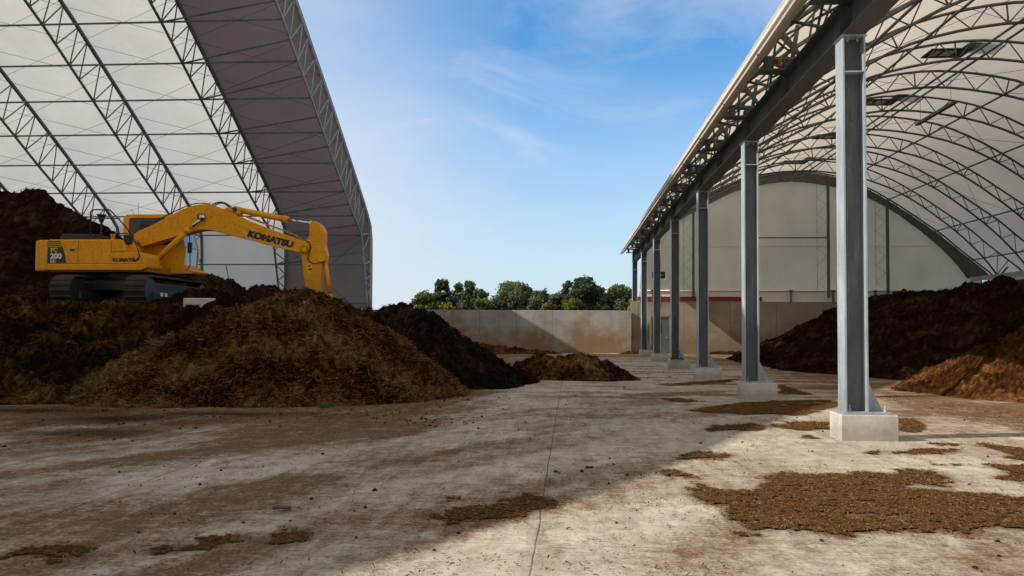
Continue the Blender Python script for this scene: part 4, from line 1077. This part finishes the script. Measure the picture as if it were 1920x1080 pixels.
mb=MB(); x_,z_=bh(1070,430,yn+.15); mb.box(x_-.10,x_+.12,yn+.1,yn+.3,z_-.14,z_+.16); mb.build('work_lamp',M['bluegrey'],E,bevel=.03)
# hydraulics clutter at the boom foot
mb=MB()
for i,(a,b) in enumerate([((1090,500),(1190,470)),((1100,470),(1180,530)),((1120,520),(1200,500))]):
    p=bh(*a,EX.y-.5); q=bh(*b,EX.y-.5); mb.tube([(p[0],EX.y-.5,p[1]),((p[0]+q[0])/2,EX.y-.55,(p[1]+q[1])/2+.1),(q[0],EX.y-.45,q[1])],.03,6)
pp=[(1130,380),(1165,460),(1195,540),(1205,600),(1190,635),(1150,640)]
mb.tube([(bh(a,b,yn+.05)[0],yn-.01,bh(a,b,yn+.05)[1]) for a,b in pp],.018,6)
mb.build('hose',M['black'],E,smooth=True)
# cab
yc0,yc1=EX.y+.25,EX.y+1.28
cx0=bh(1030,300,yc0)[0]; cx1=XZ(346,470,yc0)[0]; czt=bh(1200,172,yc0)[1]; czb=zl_-.02
mb=MB()
prof=[(cx0+.02,czb),(cx1-.02,czb),(cx1+.02,czb+.7),(cx1-.28,czt-.12),(cx1-.42,czt),(cx0+.12,czt),(cx0,czt-.14)]
for yy in (yc0,yc1-.08):
    fr=[]
    # ring frame: outer profile and window opening
    op=[(cx0+.20,czb+.78),(cx1-.13,czb+.78),(cx1-.12,czb+.80),(cx1-.40,czt-.18),(cx1-.47,czt-.12),(cx0+.26,czt-.12),(cx0+.20,czt-.2)]
    n=len(prof); vs=[(x,yy,z) for x,z in prof]+[(x,yy,z) for x,z in op]+[(x,yy+.08,z) for x,z in prof]+[(x,yy+.08,z) for x,z in op]
    fs=[]
    for i in range(n):
        j=(i+1)%n; fs+= [(i,j,n+j,n+i),(2*n+i,3*n+i,3*n+j,2*n+j),(i,2*n+i,2*n+j,j),(n+i,n+j,3*n+j,3*n+i)]
    mb.add(vs,fs)
mb.box(cx0+.02,cx0+.1,yc0+.081,yc1-.081,czb,czt-.15); mb.box(cx0+.1,cx1-.42,yc0+.081,yc1-.081,czt-.075,czt-.004)
mb.box(cx1-.07,cx1-.0,yc0+.081,yc1-.081,czb,czb+.12)
cab=mb.build('cab',M['yellow'],E,bevel=.012)
mb=MB(); mb.prism([(a,b) for a,b in [(cx0+.15,czb+.72),(cx1-.1,czb+.72),(cx1-.38,czt-.1),(cx0+.15,czt-.1)]],'y',yc0+.035,yc0+.045); mb.build('window',M['glass'],cab)
mb=MB(); mb.add([(cx1-.03,yc0+.09,czb+.12),(cx1-.03,yc1-.09,czb+.12),(cx1+.0,yc1-.09,czb+.7),(cx1+.0,yc0+.09,czb+.7)],[(0,1,2,3)]); mb.add([(cx1+.0,yc0+.09,czb+.72),(cx1+.0,yc1-.09,czb+.72),(cx1-.30,yc1-.09,czt-.12),(cx1-.30,yc0+.09,czt-.12)],[(0,1,2,3)]); mb.build('windscreen',M['glass_b'],cab,recalc=False)
mb=MB(); mb.box(cx0+.5,cx0+.95,yc0+.3,yc1-.3,czb+.3,czb+.5); mb.box(cx0+.45,cx0+.6,yc0+.32,yc1-.32,czb+.5,czb+1.2); mb.box(cx0+.25,cx0+.45,yc0+.1,yc1-.1,czb+.0,czb+.8); mb.build('seat',M['black'],cab,bevel=.04)
mb=MB(); mb.prism([(cx1-1.0,zbt),(cx1+.28,zbt),(cx1+.34,zbt+.08),(cx1+.10,czb-.0),(cx1-1.0,czb-.0)],'y',yc0-.02,yc1+.02); mb.build('cab_sill',M['yellow'],E,bevel=.02)
mb=MB()
xr=cx1+.18; mb.tube([(cx1+.0,yc0+.02,czt-.5),(xr,yc0-.05,czt-.6),(xr+.05,yc0-.05,czb+.1),(cx1+.1,yc0,czb-.1)],.016,6); mb.box(xr-.02,xr+.12,yc0-.12,yc0-.07,czb+.5,czb+.85)
mb.tube([(cx0+.3,yc0+.4,czt),(cx0+.3,yc0+.4,czt+.45)],.006,4); mb.tube([(cx0+.1,yc0+.6,czt),(cx0-.08,yc0+.6,czt+.25)],.006,4)
mb.build('mirror',M['black'],cab)
# boom traced in its own plane
yb=EX.y-.22
boom=[(251.6,438.4),(262,431.5),(280.7,424),(310,408.5),(342.7,391.5),(364.6,384.5),(380,382.5),(395,383),(412,389),(437.8,401),(462.2,412.5),(513.2,432),(551.9,446.4),(570.2,451.5),(577,457),(579.5,464),(577.5,471),(570,475),(560,473.3),(529.4,466.6),(466.3,449.4),(411.3,436),(391,431),(377,430.5),(362,433.5),(345,438.5),(313.5,448),(262.5,463),(254,461),(250.5,452)]
mb=MB(); mb.prism([XZ(a,b,yb) for a,b in boom],'y',yb,yb+.46); bm=mb.build('boom',M['yellow'],E,bevel=.014)
# welded seam plates on the boom
mb=MB(); 
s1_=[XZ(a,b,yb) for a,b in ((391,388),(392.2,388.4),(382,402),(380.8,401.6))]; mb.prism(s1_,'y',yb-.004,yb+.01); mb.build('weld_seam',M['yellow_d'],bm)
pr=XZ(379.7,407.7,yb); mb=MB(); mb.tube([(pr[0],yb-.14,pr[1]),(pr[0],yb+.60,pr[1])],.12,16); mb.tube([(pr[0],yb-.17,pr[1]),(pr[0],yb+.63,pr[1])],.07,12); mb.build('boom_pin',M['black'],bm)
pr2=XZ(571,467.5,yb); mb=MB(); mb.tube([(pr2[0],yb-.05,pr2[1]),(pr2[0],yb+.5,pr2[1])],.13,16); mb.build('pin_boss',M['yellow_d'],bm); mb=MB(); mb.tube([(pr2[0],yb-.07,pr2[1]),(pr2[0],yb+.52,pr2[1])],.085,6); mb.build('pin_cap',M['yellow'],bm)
p_=XZ(463.5,442.5,yb); q_=XZ(534,460.5,yb); ang=math.atan2(q_[1]-p_[1],q_[0]-p_[0])
text('KOMATSU',(p_[0],yb-.001,p_[1]),.27,M['txt_b'],bm,rot=ang,bold=.022,sx=1.22,shear=.06)
# arm
ya=EX.y-.15
arm=[(579.5,431),(580.5,418),(585,414.8),(591,414.6),(600,420),(606,428),(608.5,436),(608,459.6),(612,478),(610,488),(603.5,494),(602,520),(600.7,547),(600,575),(595,592),(583,592),(577,565),(572.2,539),(568,505),(565,476),(568,462),(574,450),(580,441)]
mb=MB(); mb.prism([XZ(a,b,ya) for a,b in arm],'y',ya,ya+.32); ar=mb.build('arm',M['yellow'],E,bevel=.014)
mb=MB(); w0=[XZ(a,b,ya) for a,b in ((575,494),(585,494),(585,511),(575,511))]; mb.prism(w0,'y',ya-.004,ya+.01); wd=mb.build('warning_label',M['txt_y'],ar)
mb=MB(); mb.prism([XZ(a,b,ya) for a,b in ((577,500),(583,500),(580,495.5))],'y',ya-.008,ya-.004); mb.prism([XZ(a,b,ya) for a,b in ((580,503),(584,503),(584,508),(577.5,506))],'y',ya-.008,ya-.004); mb.build('warning_symbol',M['decal'],wd)
# bucket hidden behind the heap
bq=XZ(588,588,ya); mb=MB(); pl=[(bq[0]-.25,bq[1]+.05),(bq[0]+.15,bq[1]+.15),(bq[0]+.3,bq[1]-.2),(bq[0]+.15,bq[1]-.75),(bq[0]-.35,bq[1]-1.0),(bq[0]-.75,bq[1]-.85),(bq[0]-.7,bq[1]-.75),(bq[0]-.3,bq[1]-.8),(bq[0]+.0,bq[1]-.4)]
mb.prism(pl,'y',ya-.35,ya+.65); mb.build('bucket',M['track'],E,bevel=.02)
def cyl(name,a,b,c,Y,r1,r2,par=E):
    A=XZ(*a,Y);B_=XZ(*b,Y);C=XZ(*c,Y)
    mb=MB(); mb.tube([(A[0],Y,A[1]),(B_[0],Y,B_[1])],r1,12)
    u=(Vector((B_[0],Y,B_[1]))-Vector((A[0],Y,A[1]))).normalized(); e=Vector((B_[0],Y,B_[1]))
    mb.tube([e-u*.14,e+u*.03],r1*1.18,12); mb.tube([(A[0],Y-.1,A[1]),(A[0],Y+.1,A[1])],r1*1.15,12)
    o=mb.build(name,M['yellow'],E,smooth=False); 
    for p in o.data.polygons: p.use_smooth=len(p.vertices)==4
    mb=MB(); mb.tube([tuple(e),(C[0],Y,C[1])],r2,12); mb.tube([(C[0],Y-.09,C[1]),(C[0],Y+.09,C[1])],r2*1.9,12); mb.build('rod',M['chrome'],o,smooth=True)
    return o
for Yc_ in (yb-.12,yb+.58):
    cyl('boom_cylinder',(283,496.5),(354.5,430),(379.7,407.7),Yc_,.095,.048)
cyl('arm_cylinder',(444,393),(538.6,411.8),(583,419),EX.y,.098,.045)
cyl('bucket_cylinder',(609.5,489),(619.5,560),(621,580),EX.y,.075,.035)
mb=MB(); # lug plates for cylinders
mb.prism([XZ(a,b,EX.y-.1) for a,b in ((420,392),(430,388.5),(446,388),(452,396),(449,403),(440,402))],'y',EX.y-.14,EX.y+.14); mb.build('cylinder_lug',M['yellow'],E)
mb=MB(); mb.tube([(XZ(444,394,EX.y)[0],EX.y-.2,XZ(444,394,EX.y)[1]),(XZ(444,394,EX.y)[0],EX.y+.2,XZ(444,394,EX.y)[1])],.07,12); mb.build('lug_pin',M['black'],E)
# boom hoses and pipes
def route(pts,Y,r,mat,name,n=6):
    mb=MB(); mb.tube(smoothp([(XZ(a,b,Y)[0],Y,XZ(a,b,Y)[1]) for a,b in pts],4),r,n); return mb.build(name,mat,E,smooth=True)
route([(398,384),(407,380),(418,379),(428,384),(437,391),(443,399)],yb+.1,.022,M['black'],'hose')
route([(402,385.5),(412,381),(422,383),(432,390),(440,399)],yb+.25,.022,M['black'],'hose')
route([(428,395),(450,402),(480,414),(520,428),(550,440),(568,450)],yb+.08,.02,M['yellow_d'],'pipe')
route([(445,404),(470,408),(500,420),(530,431),(560,443)],yb+.2,.02,M['yellow_d'],'pipe')
route([(262,430),(285,418.5),(320,400),(350,386.5),(372,381),(395,382.5)],yb+.1,.018,M['black'],'pipe')
route([(574,451.5),(580,455),(582.5,463),(579,475),(577.5,485),(583,492),(592,494),(603,491.5),(609,490)],ya-.03,.018,M['black'],'hose')
# boom foot bracket and front deck
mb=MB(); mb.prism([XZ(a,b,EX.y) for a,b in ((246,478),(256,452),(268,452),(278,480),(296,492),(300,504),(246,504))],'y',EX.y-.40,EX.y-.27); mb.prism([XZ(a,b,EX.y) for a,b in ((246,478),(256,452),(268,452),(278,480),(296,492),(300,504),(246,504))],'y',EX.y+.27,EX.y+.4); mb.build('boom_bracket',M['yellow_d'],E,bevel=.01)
mb=MB(); mb.box(EX.x-1.0,EX.x+.6,EX.y-.38,EX.y+.24,zl_,zl_+.35); mb.build('swing_motor',M['black'],E,bevel=.04)

# ------------------------------------------------------------------ trees beyond the wall
def leafmat(name,c):
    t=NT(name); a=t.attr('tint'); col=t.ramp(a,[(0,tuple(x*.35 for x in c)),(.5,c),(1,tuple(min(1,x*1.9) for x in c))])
    d=t.n('ShaderNodeBsdfDiffuse'); t.l(col,d.inputs['Color']); tl=t.n('ShaderNodeBsdfTranslucent'); t.l(col,tl.inputs['Color'])
    m=t.n('ShaderNodeMixShader'); m.inputs[0].default_value=.3; t.l(d.outputs[0],m.inputs[1]); t.l(tl.outputs[0],m.inputs[2]); return t.done(m.outputs[0])
LM={'dark':leafmat('dark_leaves',(.085,.115,.065)),'mid':leafmat('green_leaves',(.115,.145,.078)),'pale':leafmat('pale_leaves',(.11,.14,.055)),'yel':leafmat('yellow_leaves',(.24,.20,.045)),'bright':leafmat('bright_leaves',(.09,.16,.02)),'olive':leafmat('olive_leaves',(.12,.13,.02))}  # leaf tones lightened to put distance haze into the colour
M['bark']=plain('bark',(.06,.045,.035),.9)
def tree(name,label,x0,x1,ytop,Y,lm,blobs=16,leaf=.26,dens=230,trunk=True,seed=0):
    rs=random.Random(seed); r2=np.random.default_rng(seed)
    a=atY(x0,ytop,Y); b=atY(x1,ytop,Y); cx=(a.x+b.x)/2; wd=(b.x-a.x)/2; H=a.z
    root=empty(name,(cx,Y,0),label,'shrub' if not trunk else 'tree','trees beyond the yard wall' if trunk else 'shrubs beyond the yard wall')
    wd*=1.25; Z0=H*.16 if trunk else .2; C=[]
    for i in range(int(blobs*3.2)):
        u=rs.uniform(-1,1); zf=rs.random()**.85; env=math.sqrt(max(.08,1-(max(0,zf-.35)/.68)**2))*(.75+.25*min(1,zf*3))
        r_=min(max(wd*.34,.55),H*.15)*rs.uniform(.35,1.0)
        C.append((cx+u*max(.1,wd-r_*.7)*env,Y+rs.uniform(-1,1)*wd*.7*env,Z0+(H-Z0-r_)*zf,r_))
    rt_=min(wd*.42,H*.12); C.append((cx+rs.uniform(-.2,.2)*wd,Y,H-rt_,rt_))
    mb=MB(); 
    if trunk:
        mb.tube([(cx,Y,-.1),(cx+.1,Y,H*.2),(cx-.1,Y,H*.45),(cx,Y,H*.8)],H*.028,7,True,H*.008)
    for c_ in C[:12]:
        mb.tube([(cx,Y,H*.25 if trunk else 0),((cx+c_[0])/2,(Y+c_[1])/2,(H*.3+c_[2])/2+.2 if trunk else c_[2]*.6),(c_[0],c_[1],c_[2])],H*.010,5,True,.02)
    mb.build('trunk',M['bark'],root,smooth=True)
    Vs=[];Ts=[];n_all=0
    for (x,y,z,r_) in C:
        n=int(dens*(r_/1.0)**2*1.1)+50
        d=r2.normal(0,1,(n,3)); d/=np.linalg.norm(d,axis=1)[:,None]; rad=r_*(.25+1.15*r2.random(n)**.9)
        lump=1+.25*np.sin(d[:,0]*5+x)*np.sin(d[:,2]*6+z)
        P=np.array([x,y,z])+d*(rad*lump)[:,None]*np.array([1,1,.85])
        e1=r2.normal(0,1,(n,3)); e1/=np.linalg.norm(e1,axis=1)[:,None]; e2=np.cross(e1,r2.normal(0,1,(n,3))); e2/=np.linalg.norm(e2,axis=1)[:,None]
        s=(leaf*(.5+.8*r2.random(n)))[:,None]*.5
        Vs.append(np.stack([P-e1*s,P+e2*s*.7,P+e1*s,P-e2*s*.7],1).reshape(-1,3))
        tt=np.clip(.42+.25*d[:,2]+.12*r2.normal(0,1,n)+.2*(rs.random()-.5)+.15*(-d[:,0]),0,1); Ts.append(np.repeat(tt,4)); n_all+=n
    V=np.concatenate(Vs)-np.array([cx,Y,0]); Q=np.arange(len(V)).reshape(-1,4)
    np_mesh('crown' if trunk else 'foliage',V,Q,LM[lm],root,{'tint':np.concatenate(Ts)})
T=[('broadleaf_tree','pale loose leaved tree, leftmost of the tall trees beyond the wall',774,818,546,120,'pale',14,190),
 ('broadleaf_tree','dark round topped tree just right of the leftmost pale tree',812,850,524,124,'dark',17,330),
 ('broadleaf_tree','narrow tree squeezed between two darker crowns behind the bright green shrub',846,872,531,128,'mid',12,260),
 ('broadleaf_tree','tall ragged tree above the bright green shrub',868,897,527,122,'dark',13,230),
 ('broadleaf_tree','lower spreading tree left of the gap of sky',886,917,540,121,'mid',11,210),
 ('broadleaf_tree','broad spreading tree right of the gap of sky',920,1003,528,120,'mid',30,300),
 ('broadleaf_tree','rounded mid green tree in the lower middle of the tree line',992,1030,543,116,'mid',14,300),
 ('broadleaf_tree','low dark tree in the dip of the tree line',1024,1066,549,124,'dark',14,300),
 ('broadleaf_tree','slender tree with a thin pointed top beside the tallest tree',1054,1074,526,122,'mid',11,240),
 ('broadleaf_tree','tallest dark broad crowned tree of the tree line',1071,1120,519,118,'dark',24,340),
 ('broadleaf_tree','dark drooping tree on the right shoulder of the tallest tree',1104,1140,535,123,'dark',14,300),
 ('broadleaf_tree','rightmost tree of the line beside the right shed',1132,1190,534,119,'mid',22,300)]
for i,(n,l,x0,x1,yt,Y,lm,bl,de) in enumerate(T): tree(n,l,x0,x1,yt,Y,lm,bl,.42,de,True,100+i)
T2=[('distant_tree','hazy tree far behind the left end of the tree line',792,835,556,'pale'),('distant_tree','hazy low tree showing between the bright green shrub and its neighbours',838,905,553,'mid'),
 ('distant_tree','hazy low tree filling behind the gap of sky',896,935,567,'mid'),('distant_tree','hazy tree behind the middle of the tree line',985,1060,552,'dark'),('distant_tree','hazy tree far behind the tallest tree',1050,1110,549,'mid'),('distant_tree','hazy tree far behind the right end of the tree line',1095,1185,550,'dark')]
for i,(n,l,x0,x1,yt,lm) in enumerate(T2): tree(n,l,x0,x1,yt,150,lm,22,.5,200,True,200+i)
S=[('shrub','tiny far shrub left of all the trees over the wall',748,760,571,130,'pale',5),
 ('shrub','low yellowish shrub under the leftmost pale tree',776,800,571,95,'olive',7),
 ('shrub','yellow leaved shrub under the dark round topped tree',824,862,566,96,'yel',10),
 ('shrub','bright green shrub poking above the wall left of the gap',884,922,560,95,'bright',11),
 ('shrub','small golden shrub in front of the low dark tree',1011,1033,569,96,'yel',6),
 ('shrub','yellow green shrub below the tallest tree',1056,1102,561,95,'olive',12),
 ('shrub','yellow shrub at the corner of the right shed',1174,1196,561,94,'yel',8)]
for i,(n,l,x0,x1,yt,Y,lm,bl) in enumerate(S): tree(n,l,x0,x1,yt,Y,lm,bl,.3,260,False,300+i)
